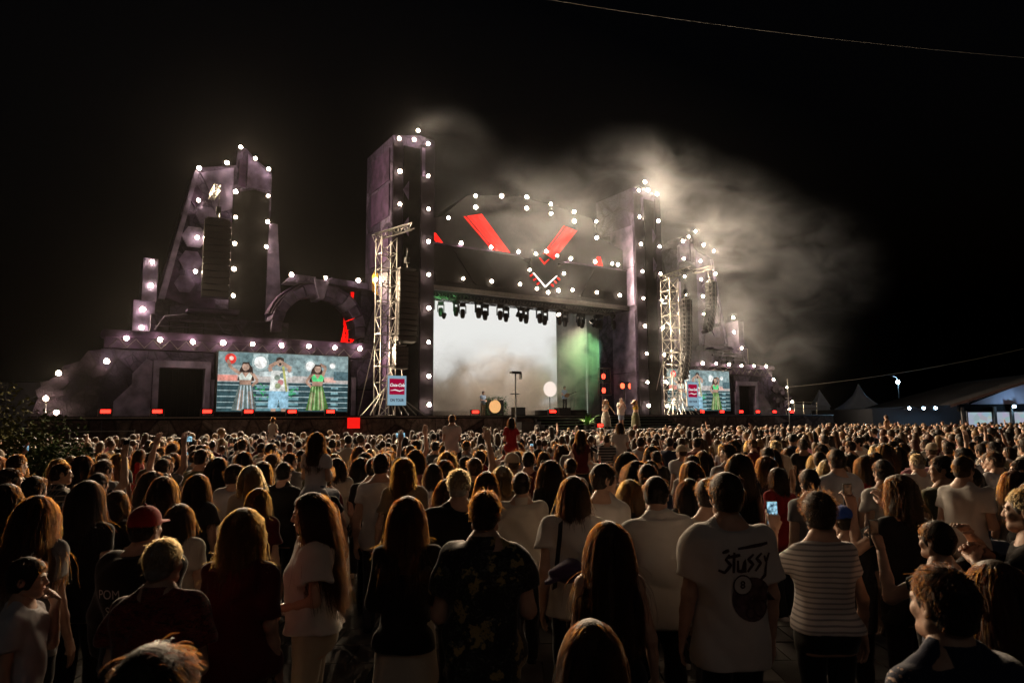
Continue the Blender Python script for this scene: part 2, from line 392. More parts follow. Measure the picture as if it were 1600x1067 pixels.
for p in ([(-5.6, 10.2), (-3.4, 10.2), (-5.0, 12.2), (-5.9, 12.2)], [(-2.9, 10.2), (-.9, 10.2), (-2.4, 12.2), (-4.4, 12.2)], [(5.2, 10.2), (7.2, 10.2), (8.4, 12.2), (6.4, 12.2)]):
    MB().prism(p, -.5, -.45).build('facet', M_BLACK, h)
# red light stripes: two slanting fans of bars
def bars(p0, p1, q0, q1, n):
    """bars running from edge p0-q0 to edge p1-q1"""
    for i in range(n):
        u0 = i / n + .03; u1 = (i + (.5 if i in (0, n - 1) else .78)) / n
        L = lambda a, b, u: (a[0] + (b[0] - a[0]) * u, a[1] + (b[1] - a[1]) * u)
        MB().prism([L(p0, p1, u0), L(p0, p1, u1), L(q0, q1, u1), L(q0, q1, u0)], -.22, -.14).build('light_bar', M_RED, h)
bars((-3.58, 14.45), (-2.2, 14.85), (-1.5, 12.55), (-.1, 12.6), 6)
bars((4.05, 15.0), (5.3, 14.8), (2.2, 12.7), (3.3, 12.55), 6)
bars((-5.9, 13.15), (-5.4, 13.15), (-5.4, 12.56), (-4.85, 12.56), 3)
bars((6.95, 13.25), (7.25, 13.25), (6.68, 12.62), (7.55, 12.62), 3)
MB().prism([(1.1, 12.3), (2.1, 12.75), (3.1, 12.3), (3.1, 11.3), (2.1, 10.4), (1.1, 11.3)], -.72, -.45).build('emblem_shield', M_BLACK, h)
def vee(a, z, hw, hh, w, m, name):
    MB().prism([(a - hw, z + hh), (a, z), (a + hw, z + hh), (a + hw - w * 1.1, z + hh), (a, z + w * 1.5), (a - hw + w * 1.1, z + hh)], -.78, -.72).build(name, m, h)
vee(2.1, 10.5, .95, .85, .05, M_WHITELED, 'emblem_vee'); vee(2.05, 12.0, .4, .38, .07, M_RED, 'emblem_vee')
for s_ in (-1, 1):
    for k in range(3):
        a = 2.1 + s_ * (.45 + k * .26); z = 10.72 + k * .24
        MB().prism([(a, z), (a + s_ * .16, z - .12), (a + s_ * .22, z - .06), (a + s_ * .06, z + .06)], -.77, -.72).build('emblem_tick', M_RED, h)
# roof and black side and back masking behind the opening
hs = thing('stage_house', 'black roofed stage house behind the opening, seen through the opening', 'stage house', (C0, 6, DECK))
MB().box(-5.8, 18, 2.7, 12, 12.1, 12.3).build('roof', M_BLACK, hs)
MB().box(-6.0, -5.8, 2.8, 12, DECK, 12.1).build('side_curtain', M_BLACK, hs)
cu = MB()
nf = 46
prof = [(9.95 + .07 * math.sin(i * 2.3), 1.2 + i * (8.6 / nf)) for i in range(nf + 1)]
v = [(x, y, z) for x, y in prof for z in (DECK, 12.1)]
cu.add(v, [(2 * i, 2 * i + 2, 2 * i + 3, 2 * i + 1) for i in range(nf)])
cu.build('side_curtain', mat('side_cloth', (.15, .15, .15), .85, spec=.1), hs)
MB().box(-5.8, 18, 11.9, 12, DECK, 12.1).build('back_curtain', M_BLACK, hs)

# the pale video wall behind the band (its picture: bright sky with lit brown smoke painted in)
lm, ln, ll, lb = new_mat('video_sky_smoke'); ln.remove(lb)
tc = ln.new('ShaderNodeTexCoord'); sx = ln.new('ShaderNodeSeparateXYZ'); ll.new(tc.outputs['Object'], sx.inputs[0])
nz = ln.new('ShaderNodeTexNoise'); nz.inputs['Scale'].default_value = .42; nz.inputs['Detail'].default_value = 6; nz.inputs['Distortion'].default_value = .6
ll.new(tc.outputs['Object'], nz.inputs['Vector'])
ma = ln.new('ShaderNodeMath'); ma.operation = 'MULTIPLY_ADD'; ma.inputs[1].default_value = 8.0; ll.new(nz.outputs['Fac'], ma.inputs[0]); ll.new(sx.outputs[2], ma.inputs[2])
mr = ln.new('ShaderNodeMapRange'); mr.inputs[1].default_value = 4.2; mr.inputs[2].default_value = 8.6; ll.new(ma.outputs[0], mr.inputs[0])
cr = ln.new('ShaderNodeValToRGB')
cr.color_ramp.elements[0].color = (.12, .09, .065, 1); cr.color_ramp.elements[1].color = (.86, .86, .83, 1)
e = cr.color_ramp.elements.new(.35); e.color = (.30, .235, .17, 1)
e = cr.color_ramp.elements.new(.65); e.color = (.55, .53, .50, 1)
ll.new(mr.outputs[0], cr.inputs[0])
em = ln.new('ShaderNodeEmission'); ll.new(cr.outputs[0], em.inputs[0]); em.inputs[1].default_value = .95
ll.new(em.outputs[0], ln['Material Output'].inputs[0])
vw = thing('video_wall', 'huge bright video wall with lit smoke painted into its picture, at the back of the stage behind the band', 'video wall', (1, 8.3, DECK))
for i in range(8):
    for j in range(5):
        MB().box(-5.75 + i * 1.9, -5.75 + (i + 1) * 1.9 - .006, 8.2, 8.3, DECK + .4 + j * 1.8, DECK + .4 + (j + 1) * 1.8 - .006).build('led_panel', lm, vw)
MB().box(-5.75, 9.44, 8.3, 8.5, DECK, 11.7).build('support_frame', M_DARK, vw)

# ---------------------------------------------------------------- lighting truss and moving heads under the header
lt = thing('lighting_truss', 'aluminium lattice lighting girder hung across the top of the stage opening', 'truss', (C0, 1, 9.4))
for yy, zz in ((1.0, 9.7), (2.0, 9.75)):
    MB().truss((-6.0, yy, zz), (9.4, yy, zz), .42, .5, .03, .018).build('girder', M_STEEL, lt)
mh = None
for i in range(19):
    a = -5.1 + i * .80 + random.uniform(-.08, .08); z = 9.45; y = 1.0 if i % 2 == 0 else 1.55
    if mh is None:
        mh = thing('moving_head_light', 'x', 'stage light', (a, y, z - 1.0))
        MB().box(a - .2, a + .2, y - .15, y + .15, z - .2, z - .02).build('base', M_CAB, mh)
        yk = MB().prism([(a - .24, z - .72), (a - .18, z - .72), (a - .18, z - .26), (a + .18, z - .26), (a + .18, z - .72), (a + .24, z - .72), (a + .24, z - .2), (a - .24, z - .2)], y - .06, y + .06)
        yk.build('yoke', M_CAB, mh)
        hd = MB().tube([(a, y, z - .42), (a, y, z - .5), (a, y, z - .78), (a, y, z - .98), (a, y, z - 1.0)], [.10, .16, .17, .13, .08], 12).build('head', M_CAB, mh)
        MB().tube([(a, y, z - .99), (a, y, z - 1.03)], .10, 12).build('lens', mat('lens_glass', (.05, .05, .06), .08, spec=.8), mh)
        src = mh; cur = mh
    else:
        cur = copy_tree(src); cur.location = S(a, y, z - 1.0)
        cur.rotation_euler = (0, 0, STH + random.uniform(-.5, .5))
        k = random.uniform(.9, 1.12); cur.scale = (k, k, k)
    cur['label'] = 'black moving head stage light hanging in the row from the girder above the band'
    cur['group'] = 'moving heads on the girder'

# ---------------------------------------------------------------- lamps
LG = {
 'at the far left end of the stage': (-.5, [(-23.75, 4.2), (-24.14, 3.09), (-23.73, 2.5), (-21.97, 4.79)]),
 'up the side steps of the left tower': (1.2, [(-20.25, 9.89), (-20.24, 8.73), (-20.55, 7.5), (-20.55, 6.61)]),
 'in the row along the cornice above the left screen': (-.45, [(-21.25, 5.87), (-19.88, 5.89), (-18.47, 5.87), (-17.09, 5.89), (-15.71, 5.9), (-14.31, 5.91), (-12.9, 5.93), (-11.52, 5.94), (-10.13, 5.95)]),
 'on top of the ring arch': (.4, [(-13.7, 9.82), (-11.84, 9.85), (-10.0, 9.89), (-8.95, 10.06)]),
 'on the edges of the left stepped tower': (2.15, [(-16.19, 17.0), (-15.4, 16.52), (-14.67, 16.04), (-16.86, 15.97), (-18.22, 15.4), (-16.36, 14.44), (-14.65, 14.5), (-18.18, 13.65), (-16.31, 13.02), (-14.65, 13.04), (-18.16, 11.65), (-16.3, 11.57), (-14.66, 11.61), (-18.16, 9.83), (-16.28, 10.17), (-16.27, 8.73), (-16.24, 7.29)]),
 'up the tall column left of the stage opening': (-1.65, [(-8.49, 17.82), (-7.33, 18.55), (-7.56, 17.95), (-6.69, 17.9), (-8.41, 15.91), (-6.68, 15.98), (-8.4, 14.03), (-6.64, 14.03), (-6.63, 12.13), (-6.6, 10.22), (-6.58, 8.31), (-6.57, 6.38), (-6.55, 4.48), (-6.52, 2.9)]),
 'on the header above the stage opening': (-.7, [(-3.02, 15.7), (-3.02, 14.99), (-1.15, 16.02), (.76, 16.29), (.75, 15.54), (2.66, 16.13), (2.67, 15.49), (4.56, 15.92), (4.58, 15.26), (6.47, 15.53), (6.49, 14.38), (-4.88, 14.03), (-4.02, 12.6), (-1.94, 12.62), (.1, 12.6), (1.42, 12.63), (2.23, 12.89), (3.11, 12.72), (4.23, 12.66), (6.31, 12.69), (7.81, 12.74), (8.35, 12.74), (.92, 11.52), (3.64, 11.58), (-3.88, 10.45), (-1.89, 10.49), (.18, 10.52), (1.46, 10.36), (2.34, 10.2), (3.16, 10.41), (4.32, 10.55), (6.39, 10.58), (8.45, 10.58)]),
 'up the tall column right of the stage opening': (-1.65, [(10.23, 18.75), (9.6, 18.02), (10.48, 18.2), (11.32, 18.03), (9.62, 16.11), (11.42, 16.08), (9.67, 14.16), (11.46, 14.22), (9.74, 12.24), (11.45, 12.25), (9.76, 10.34), (11.48, 10.34), (9.83, 8.4), (11.53, 8.4), (9.9, 6.5), (11.57, 6.48), (9.91, 4.53), (11.64, 4.59), (9.95, 2.93), (11.67, 2.91)]),
 'on the edges of the right stepped tower': (2.15, [(19.37, 17.4), (18.54, 16.82), (17.87, 16.35), (20.28, 16.35), (21.49, 15.98), (17.88, 14.89), (19.83, 14.92), (17.91, 13.43), (19.84, 13.39), (21.56, 14.06), (17.94, 11.99), (19.96, 12.0), (19.97, 10.53), (19.95, 9.05), (20.02, 7.62)]),
 'up the side steps of the right tower': (1.2, [(22.41, 10.3), (22.42, 9.08), (23.3, 7.81), (23.33, 6.94)]),
 'in the row along the cornice above the right screen': (-.45, [(16.75, 6.18), (18.21, 6.21), (19.69, 6.19), (21.13, 6.16), (22.62, 6.19), (24.12, 6.2)]),
 'at the far right end of the stage': (-.5, [(24.95, 5.15), (26.66, 4.54), (27.2, 3.35), (26.74, 2.74)]),
}
lamp0 = None
def lamp_parts(root):
    MB().tube([(0, .28, 0), (0, .1, 0)], .022, 6).build('bracket', M_STEEL, root)
    MB().tube([(0, .16, 0), (0, .10, 0)], [.05, .06], 10).build('socket', M_CAB, root)
    def cap(t0, t1, n=12, m=4):      # a band of the bulb's sphere, from t0 to t1 degrees off its front
        v = [(.07 * math.sin(t) * math.cos(2 * math.pi * k / n), -.07 * math.cos(t), .07 * math.sin(t) * math.sin(2 * math.pi * k / n)) for t in [R(t0 + (t1 - t0) * i / m) for i in range(m + 1)] for k in range(n)]
        return MB().add(v, [(i * n + k, i * n + (k + 1) % n, (i + 1) * n + (k + 1) % n, (i + 1) * n + k) for i in range(m) for k in range(n)])
    n = 14; prof = [(.072, .05), (.10, .0), (.112, -.042), (.116, -.042), (.104, .004), (.078, .058)]   # black shield added round the bulb to keep its light off the walls
    v = [(r * math.cos(2 * math.pi * k / n), y, r * math.sin(2 * math.pi * k / n)) for r, y in prof for k in range(n)]
    MB().add(v, [(i * n + k, i * n + (k + 1) % n, (i + 1) * n + (k + 1) % n, (i + 1) * n + k) for i in range(len(prof) - 1) for k in range(n)]).build('light_shield', M_CAB, root, True)
    cap(.5, 70).build('bulb', M_BULB, root, True)
    cap(70, 178).build('dim_bulb_back', emit('bulb_back', (1.0, .74, .54), 520), root, True)  # dimmer back glow, set to throw soft pools on the walls
for where, (y, pts) in LG.items():
    for a, z in pts:
        if lamp0 is None:
            r_ = bpy.data.objects.new('lamp', None); COL.objects.link(r_); lamp_parts(r_); lamp0 = r_
        else: r_ = copy_tree(lamp0)
        r_.location = S(a, y, z); r_.rotation_euler = (random.uniform(-.15, .15), 0, STH + random.uniform(-.25, .25)); k = random.uniform(.80, 1.18); r_.scale = (k, 1, k)
        tag(r_, 'warm white round bulb lamp ' + where, 'lamp', 'stage lamps ' + where)
# posts that carry the lamps which stand clear of the walls
for a, z in ((-24.14, 3.09), (-23.73, 2.5), (27.2, 3.35), (26.74, 2.74)):
    p = flat('lamp_post', MB().tube([(a, -.22, DECK), (a, -.22, z)], .03, 6).box(a - .12, a + .12, -.34, -.10, DECK, DECK + .03), M_STEEL,
             'slim metal post carrying a bulb lamp at the %s end of the stage' % ('far left' if a < 0 else 'far right'), 'lamp post', 'posts under the end lamps', at=(a, -.22, DECK))

# red floodlights along the stage edge
def flood(a, y, z, label, group, w=.55):
    r_ = thing('red_floodlight', label, 'floodlight', (a, y, z), group)
    MB().box(a - w / 2, a + w / 2, y - .02, y + .14, z + .1, z + .36).build('housing', M_CAB, r_)
    MB().box(a - w / 2 + .08, a + w / 2 - .08, y - .05, y - .021, z + .16, z + .31).build('lens', M_REDHOT, r_)
    MB().prism([(a - w / 2 - .03, z + .3), (a - w / 2 - .03, z), (a + w / 2 + .03, z), (a + w / 2 + .03, z + .3), (a + w / 2, z + .3), (a + w / 2, z + .03), (a - w / 2, z + .03), (a - w / 2, z + .3)], y + .02, y + .08).build('yoke', M_STEEL, r_)
    return r_
for a in (-21.91, -19.86, -17.74, -15.86, -13.76, -11.78):
    flood(a, -.8, DECK, 'small red floodlight at the stage edge in front of the left wing', 'red floodlights before the left wing')
for a in (16.09, 18.24, 20.42, 22.39, 24.44, 26.65):
    flood(a, -.8, DECK, 'small red floodlight at the stage edge in front of the right wing', 'red floodlights before the right wing')
for a, y, l_ in ((-2.1, 1.0, 'left of the leaf-trimmed desk'), (2.0, -1.5, 'right of the leaf-trimmed desk beside a flight case')):
    flood(a, y, DECK, 'red floodlight on the stage floor ' + l_, 'red floodlights on the stage floor', .6)
flood(12.0, 2, DECK, 'red floodlight low on the stage floor beside the right column', None, .7)
flood(1.3, -6.9, 1.47, 'red floodlight on the steps beside the green plant', None, .5)

# black fronted cases and a red lit box by the left column
o = thing('red_box', 'plain red lit box on the stage edge below the left sound tower', 'box', (-11.6, -3.8, DECK - .65))
MB().box(-11.85, -11.3, -3.95, -3.7, DECK - .62, DECK - .1).build('panel', emit('red_panel', (1, .015, .01), .9), o)
MB().box(-11.88, -11.27, -3.70, -3.66, DECK - .65, DECK - .07).build('backing', M_CAB, o)
# ---------------------------------------------------------------- sound towers and line arrays
def text_part(txt, size, m, parent, at, rotx=90, bold=0.0, shear=0.0, ext=.004, name='lettering', sx=1.0):
    """lettering as thin solid letters, in the thing's own frame, facing -y"""
    cu = bpy.data.curves.new(name, 'FONT'); cu.body = txt; cu.size = size; cu.extrude = ext; cu.align_x = 'CENTER'; cu.align_y = 'CENTER'; cu.shear = shear; cu.offset = bold
    tmp = bpy.data.objects.new('tmp', cu); COL.objects.link(tmp)
    me = bpy.data.meshes.new_from_object(tmp.evaluated_get(bpy.context.evaluated_depsgraph_get()))
    bpy.data.objects.remove(tmp); bpy.data.curves.remove(cu)
    me.name = name; me.materials.clear(); me.materials.append(m)
    me.transform(Matrix.Translation(at) @ Matrix.Rotation(R(rotx), 4, 'X') @ Matrix.Diagonal((sx, 1, 1, 1)))
    o = bpy.data.objects.new(name, me); COL.objects.link(o); o.parent = parent
    return o
def line_array(label, a, y, ztop, n, w, d, hgt, yaw, group=None, arc=9.0):
    t = thing('line_array', label, 'loudspeakers', (a, y, ztop), group)
    t.rotation_euler = (0, 0, STH + R(yaw)); t['_o'] = [0, 0, 0]
    MB().box(-w * .42, w * .42, -d * .3, d * .3, .06, .14).tube([(0, 0, .14), (0, 0, .45)], .05, 8).build('fly_bar', M_STEEL, t)
    MB().box(-.12, .12, -.12, .12, .45, .75).tube([(0, 0, .75), (0, 0, 1.25)], .02, 6).build('hoist', M_CAB, t)
    z = 0; yy = 0; ang = 0
    for i in range(n):
        ang = R(arc * (i / n) ** 1.5)
        cb = bpy.data.objects.new('cabinet', CAB[w, d, hgt] if (w, d, hgt) in CAB else CAB.setdefault((w, d, hgt), cabinet(w, d, hgt))); COL.objects.link(cb); cb.parent = t
        cb.location = (0, yy, z); cb.rotation_euler = (-ang, 0, 0)
        z -= hgt * math.cos(ang); yy += hgt * math.sin(ang)
    return t
CAB = {}
def cabinet(w, d, h_):
    m = MB(); m.prism([(-w / 2, -h_ + .012), (w / 2, -h_ + .012), (w / 2, -.012), (-w / 2, -.012)], -d / 2, d * .3)
    m.prism([(-w * .35, -h_ + .04), (w * .35, -h_ + .04), (w * .35, -.04), (-w * .35, -.04)], d * .3, d / 2)
    m.mi = 1; m.box(-w / 2 + .02, w / 2 - .02, -d / 2 - .006, -d / 2, -h_ + .03, -.03)
    m.mi = 2
    for s in (-1, 1): m.box(s * w / 2 - .012, s * w / 2 + .012, -d * .35, -d * .25, -h_ + .02, -.02); m.box(s * w / 2 - .012, s * w / 2 + .012, d * .12, d * .2, -h_ + .02, -.02)
    return m.mesh('cabinet', [M_CAB, M_GRILLE, M_ALU])
def pa_tower(a, y, where, tip):
    t = thing('sound_tower', f'aluminium lattice sound tower {where} with a sloping top beam', 'truss tower', (a, y, DECK), 'lattice sound towers')
    MB().truss((a, y, DECK), (a, y, 11.8), .85, .9, .035, .022, up=(0, 1, 0)).build('mast', M_ALU, t)
    MB().truss((a - .7, y, 11.75), tip, .35, .42, .03, .018).build('top_beam', M_ALU, t)
    for k in range(9):
        x1 = a - 1.6 + k * .42
        MB().tube([(a - .3 + k * .08, y - .4, 4.0 - .12 * abs(k - 4)), (x1, y - 1.0 - .06 * (k % 3), DECK + .02)], .03, 6).build('brace', M_ALU, t)
    for i in range(2): MB().tube([(a - .4 + i * .8, y + .3, 6.5), (a - 1.0 + i * 2.0, y + 1.2, DECK + .02)], .025, 5).build('brace', M_ALU, t)
    return t
pa_tower(-9.35, -2.2, 'left of the stage opening', (-7.9, -2.2, 12.7))
pa_tower(11.75, -2.2, 'right of the stage opening', (13.8, -2.2, 12.75))
line_array('tall black line array hanging left of the stage opening', -8.25, -2.4, 10.1, 13, 1.15, .6, .30, 8)
line_array('short black line array hanging below the tall left one', -8.55, -2.3, 5.95, 5, .75, .5, .24, 4)
line_array('slim line array seen edge on, right of the stage opening', 13.05, -2.4, 10.35, 19, 1.1, .6, .30, 62, None, 14)
line_array('wide black line array hung in front of the left stepped tower', -17.3, 1.3, 12.45, 12, 1.28, .6, .34, -6, None, 5)
line_array('curved line array hung in front of the right stepped tower', 19.6, 1.0, 12.9, 13, 1.1, .55, .32, 66, None, 26)
for a in (-17.3, 19.6):
    b = thing('hoist_beam', 'short girder carrying the line array at the top of the %s stepped tower' % ('left' if a < 0 else 'right'), 'girder', (a, 1.3, 13.9), 'girders over the tower arrays')
    MB().truss((a - .2, 2.5, 14.05), (a - .2, .6, 14.05), .28, .4, .025, .014).build('beam', M_ALU, b)
    MB().tube([(a, 1.2, 13.92), (a, 1.2, 13.6)], .03, 6).build('hook', M_STEEL, b)

# sponsor boards
M_SIGNRED = emit('sign_red', (.42, .004, .045), .75); M_SIGNPALE = emit('sign_pale', (.30, .48, .60), .75); M_SIGNWHITE = emit('sign_white', (.95, .95, .95), .85); M_INK = mat('sign_ink', (.05, .02, .05), .6)
def sign(a, y, z, w, hh, tower):
    s = thing('sponsor_board', f'backlit sponsor board, white script on red over pale blue, on the {tower} sound tower', 'sign', (a, y, z), 'sponsor boards')
    s['_o'] = [0, 0, 0]
    MB().box(-w / 2 - .02, w / 2 + .02, 0, .10, -.02, hh + .02).build('box', M_STEEL, s)
    MB().box(-w / 2, w / 2, -.006, 0, 0, hh).build('face', M_SIGNPALE, s)
    MB().box(-w * .41, w * .41, -.010, -.006, hh * .36, hh * .90).build('red_field', M_SIGNRED, s)
    text_part('Coca-Cola', w * .215, M_SIGNWHITE, s, (0, -.016, hh * .68), shear=.35, bold=.006, sx=.86)
    sw = [(-w * .36, hh * .50), (-w * .1, hh * .54), (w * .12, hh * .50), (w * .36, hh * .53), (w * .36, hh * .505), (w * .12, hh * .465), (-w * .1, hh * .505), (-w * .36, hh * .49)]
    MB().prism(sw, -.014, -.010).build('swash', M_SIGNWHITE, s)
    text_part('ON TOUR', w * .20, M_INK, s, (0, -.012, hh * .17), bold=.004, sx=.8)
    for q in (-1, 1): MB().tube([(q * w * .3, .05, hh + .02), (q * w * .3, .12, hh + .35)], .02, 5).build('hanger', M_ALU, s)
sign(-9.1, -3.25, 2.82, 1.02, 1.52, 'left'); sign(12.55, -3.25, 2.9, 1.05, 1.62, 'right')

# ---------------------------------------------------------------- the two video screens: the picture shows the singer between two dancers
def pic_mat(nm, c):
    '''one tone of the video picture, uneven as live video is'''
    if nm in MATS: return MATS[nm]
    m, n, l, b = new_mat(nm); n.remove(b); tc = n.new('ShaderNodeTexCoord'); nz = n.new('ShaderNodeTexNoise'); nz.inputs['Scale'].default_value = 3.2; nz.inputs['Detail'].default_value = 6; nz.inputs['Roughness'].default_value = .7
    l.new(tc.outputs['Object'], nz.inputs['Vector']); mr = n.new('ShaderNodeMapRange'); mr.inputs[1].default_value = .3; mr.inputs[2].default_value = .7; mr.inputs[3].default_value = .35; mr.inputs[4].default_value = 1.55; l.new(nz.outputs['Fac'], mr.inputs[0])
    e = n.new('ShaderNodeEmission'); e.inputs[0].default_value = (*c, 1); l.new(mr.outputs[0], e.inputs[1]); l.new(e.outputs[0], n['Material Output'].inputs[0]); MATS[nm] = m
    return m
def screen(a0, a1, z0, z1, side):
    w, hh = a1 - a0, z1 - z0
    s = thing('video_screen', f'wide {side} video screen showing a singer in a white shirt between two dancers', 'video screen', (a0, -.2, z0), 'side video screens'); s['_o'] = [0, 0, 0]
    MB().box(-.06, w + .06, .02, .3, -.06, hh + .06).build('frame', M_CAB, s)
    b = MB(); mats = []; lay = [0]
    def col(c, g=1.0):
        nm = 'pic_%.2f_%.2f_%.2f' % c
        m = pic_mat(nm, c)
        if m not in mats: mats.append(m)
        return mats.index(m)
    def poly(pts, c):
        lay[0] += 1; y = .018 - lay[0] * .0012
        b.mi = col(c); n = len(pts); b.add([(u * w, y, v * hh) for u, v in pts], [tuple(range(n))])
    def rect(u0, u1, v0, v1, c): poly([(u0, v0), (u1, v0), (u1, v1), (u0, v1)], c)
    def disc(u, v, r, c, q=1.0): poly([(u + r * math.cos(t) * hh / w, v + r * q * math.sin(t)) for t in [k * math.pi / 10 for k in range(20)]], c)
    def limb(pts, wd, c):
        for (p, q) in zip(pts, pts[1:]):
            dx, dy = (q[0] - p[0]) * w, (q[1] - p[1]) * hh; L = math.hypot(dx, dy); nx, ny = -dy / L * wd / w, dx / L * wd / hh
            poly([(p[0] - nx, p[1] - ny), (q[0] - nx * .8, q[1] - ny * .8), (q[0] + nx * .8, q[1] + ny * .8), (p[0] + nx, p[1] + ny)], c)
    rect(0, 1, 0, 1, (.22, .30, .31)); rect(0, 1, .60, .80, (.30, .37, .37)); rect(.55, 1, .62, .97, (.26, .36, .37)); rect(.1, .5, .78, .99, (.15, .24, .25))
    rect(.25, .36, .93, .985, (.50, .62, .62))
    for u, v, r in ((.305, .835, .105), (.69, .80, .085), (.87, .82, .05)):
        disc(u, v, r * 1.35, (.40, .50, .50)); disc(u, v, r, (.95, .95, .92))
    rect(0, 1, .50, .62, (.55, .50, .47)); rect(0, .14, .51, .61, (.75, .30, .24)); rect(.30, .55, .60, .68, (.62, .70, .70)); rect(.80, .9, .52, .6, (.75, .45, .38)); rect(.88, 1, .56, .72, (.09, .16, .18))
    rect(0, 1, 0, .49, (.035, .075, .085))
    for v in (.06, .15, .245, .345, .44):
        rect(0, 1, v, v + .012, (.45, .58, .60)); rect(.28, .60, v - .045, v, (.16, .32, .36)); rect(.86, .92, v - .04, v - .005, (.22, .40, .44))
    rr = random.Random(3)
    for u0, v0, n in ((.32, .37, 22), (.54, .33, 20)):
        for i in range(n):
            u = u0 + rr.gauss(0, .03); v = v0 + rr.gauss(0, .06); t = rr.uniform(0, 6.28)
            poly([(u, v), (u + .02 * math.cos(t), v + .045 * math.sin(t)), (u + .026 * math.cos(t + .4), v + .06 * math.sin(t + .4))], (.03, .30 + .2 * rr.random(), .10))
    disc(.085, .88, .09, (.80, .05, .04)); disc(.09, .89, .035, (1, .75, .65))
    sk = (.42, .26, .19); hr = (.045, .028, .022)
    def dancer(u, topc, skirt, strip, flip, red=False):
        f = lambda du: u + du * flip * 1.45
        poly([(f(-.030), .70), (f(-.012), .82), (f(.012), .83), (f(.034), .74), (f(.045), .52), (f(.02), .50), (f(-.04), .52)], hr)
        poly([(f(-.038), .66), (f(.034), .66), (f(.028), .44), (f(-.026), .44)], sk)
        limb([(f(-.035), .65), (f(-.075), .74), (f(-.09), .86)] if not red else [(f(-.03), .65), (f(-.045), .78), (f(-.012), .84)], .085, sk)
        limb([(f(.036), .64), (f(.062), .52), (f(.03), .42)], .075, sk)
        poly([(f(-.036), .60), (f(-.018), .66), (f(0), .57), (f(.018), .66), (f(.034), .60), (f(.026), .53), (f(-.028), .53)], topc)
        disc(f(0), .755, .058, (.50, .33, .25), 1.25); poly([(f(-.022), .76), (f(-.016), .83), (f(.016), .83), (f(.024), .74), (f(.012), .80), (f(-.012), .80)], hr)
        poly([(f(-.030), .45), (f(.030), .45), (f(.062), .02), (f(-.066), .02)], skirt)
        limb([(f(-.016), .36), (f(-.028), .02)], .13, sk); limb([(f(.022), .34), (f(.038), .02)], .12, sk)
        for k in range(9):
            x = -.05 + k * .0125; poly([(f(x * .6), .44), (f(x * .6 + .005), .44), (f(x + .008), .03), (f(x), .03)], strip if k % 2 else skirt)
    dancer(.195, (.70, .76, .68), (.13, .17, .16), (.48, .58, .62), 1)
    dancer(.745, (.10, .62, .22), (.09, .20, .05), (.36, .55, .24), -1, True)
    u = .445
    limb([(u - .039, .12), (u - .039, 0)], .14, sk); limb([(u + .039, .12), (u + .039, 0)], .14, sk)
    poly([(u - .075, .36), (u + .072, .36), (u + .075, .05), (u + .010, .05), (u, .22), (u - .013, .05), (u - .081, .05)], (.30, .52, .66))
    poly([(u - .062, .70), (u + .062, .70), (u + .073, .35), (u - .073, .35)], (.72, .74, .70))
    for du, v, c in ((-.015, .58, (.25, .3, .25)), (.01, .5, (.6, .25, .25)), (-.01, .44, (.3, .35, .2)), (.025, .62, (.15, .2, .2))): disc(u + du, v, .05, c)
    limb([(u + .026, .78), (u + .058, .34)], .06, (.45, .45, .15))
    limb([(u - .065, .69), (u - .078, .76), (u - .026, .84)], .10, sk); limb([(u + .065, .69), (u + .086, .74), (u + .021, .84)], .10, sk)
    disc(u, .85, .062, (.45, .30, .22), 1.2); poly([(u - .031, .86), (u - .026, .92), (u, .94), (u + .029, .92), (u + .031, .86), (u, .895)], hr); disc(u + .003, .815, .022, (.02, .02, .02))
    b.build('picture', mats, s)
screen(-17.24, -10.68, 2.54, 5.50, 'left'); screen(13.25, 19.95, 2.62, 5.66, 'right')

# ---------------------------------------------------------------- front steps, thrust and what stands on the stage
stp = thing('front_steps', 'broad dark steps leading down from the stage deck to the crowd', 'steps', (3, -4.5, 0))
for i in range(5):
    MB().box(-.9, 9.4, -3.66 - (i + 1) * .36, -3.66, .0, 2.1 - i * .17).build('tread', M_DARK, stp)
    MB().box(-.9, 9.4, -3.68 - (i + 1) * .36, -3.66 - (i + 1) * .36, 2.06 - i * .17, 2.09 - i * .17).build('edge_strip', mat('green_lit_edge', (.10, .16, .12), .25, var=.3, scale=5), stp)  # green light on the step edges is put into the strip colour
th = flat('front_platform', MB().box(-.9, 9.4, -7.4, -5.48, 0, 1.40).box(-.95, 9.45, -7.45, -5.47, 1.40, 1.46), M_DARK, 'low dark platform at the foot of the stage steps where the dancers stand', 'platform', at=(4, -6.4, 0))
ds = thing('leafy_desk', 'stage desk trimmed with dark leaves and a round glowing orange panel', 'desk', (2.0, 5.5, DECK)); ds['_o'] = [0, 0, 0]
MB().box(-.75, .75, 0, .7, 0, 1.15).build('desk', M_CAB, ds)
MB().tube([(0, -.06, .68), (0, 0, .68)], .46, 24).build('round_panel', emit('orange_panel', (1, .52, .20), .9), ds)
rr = random.Random(9)
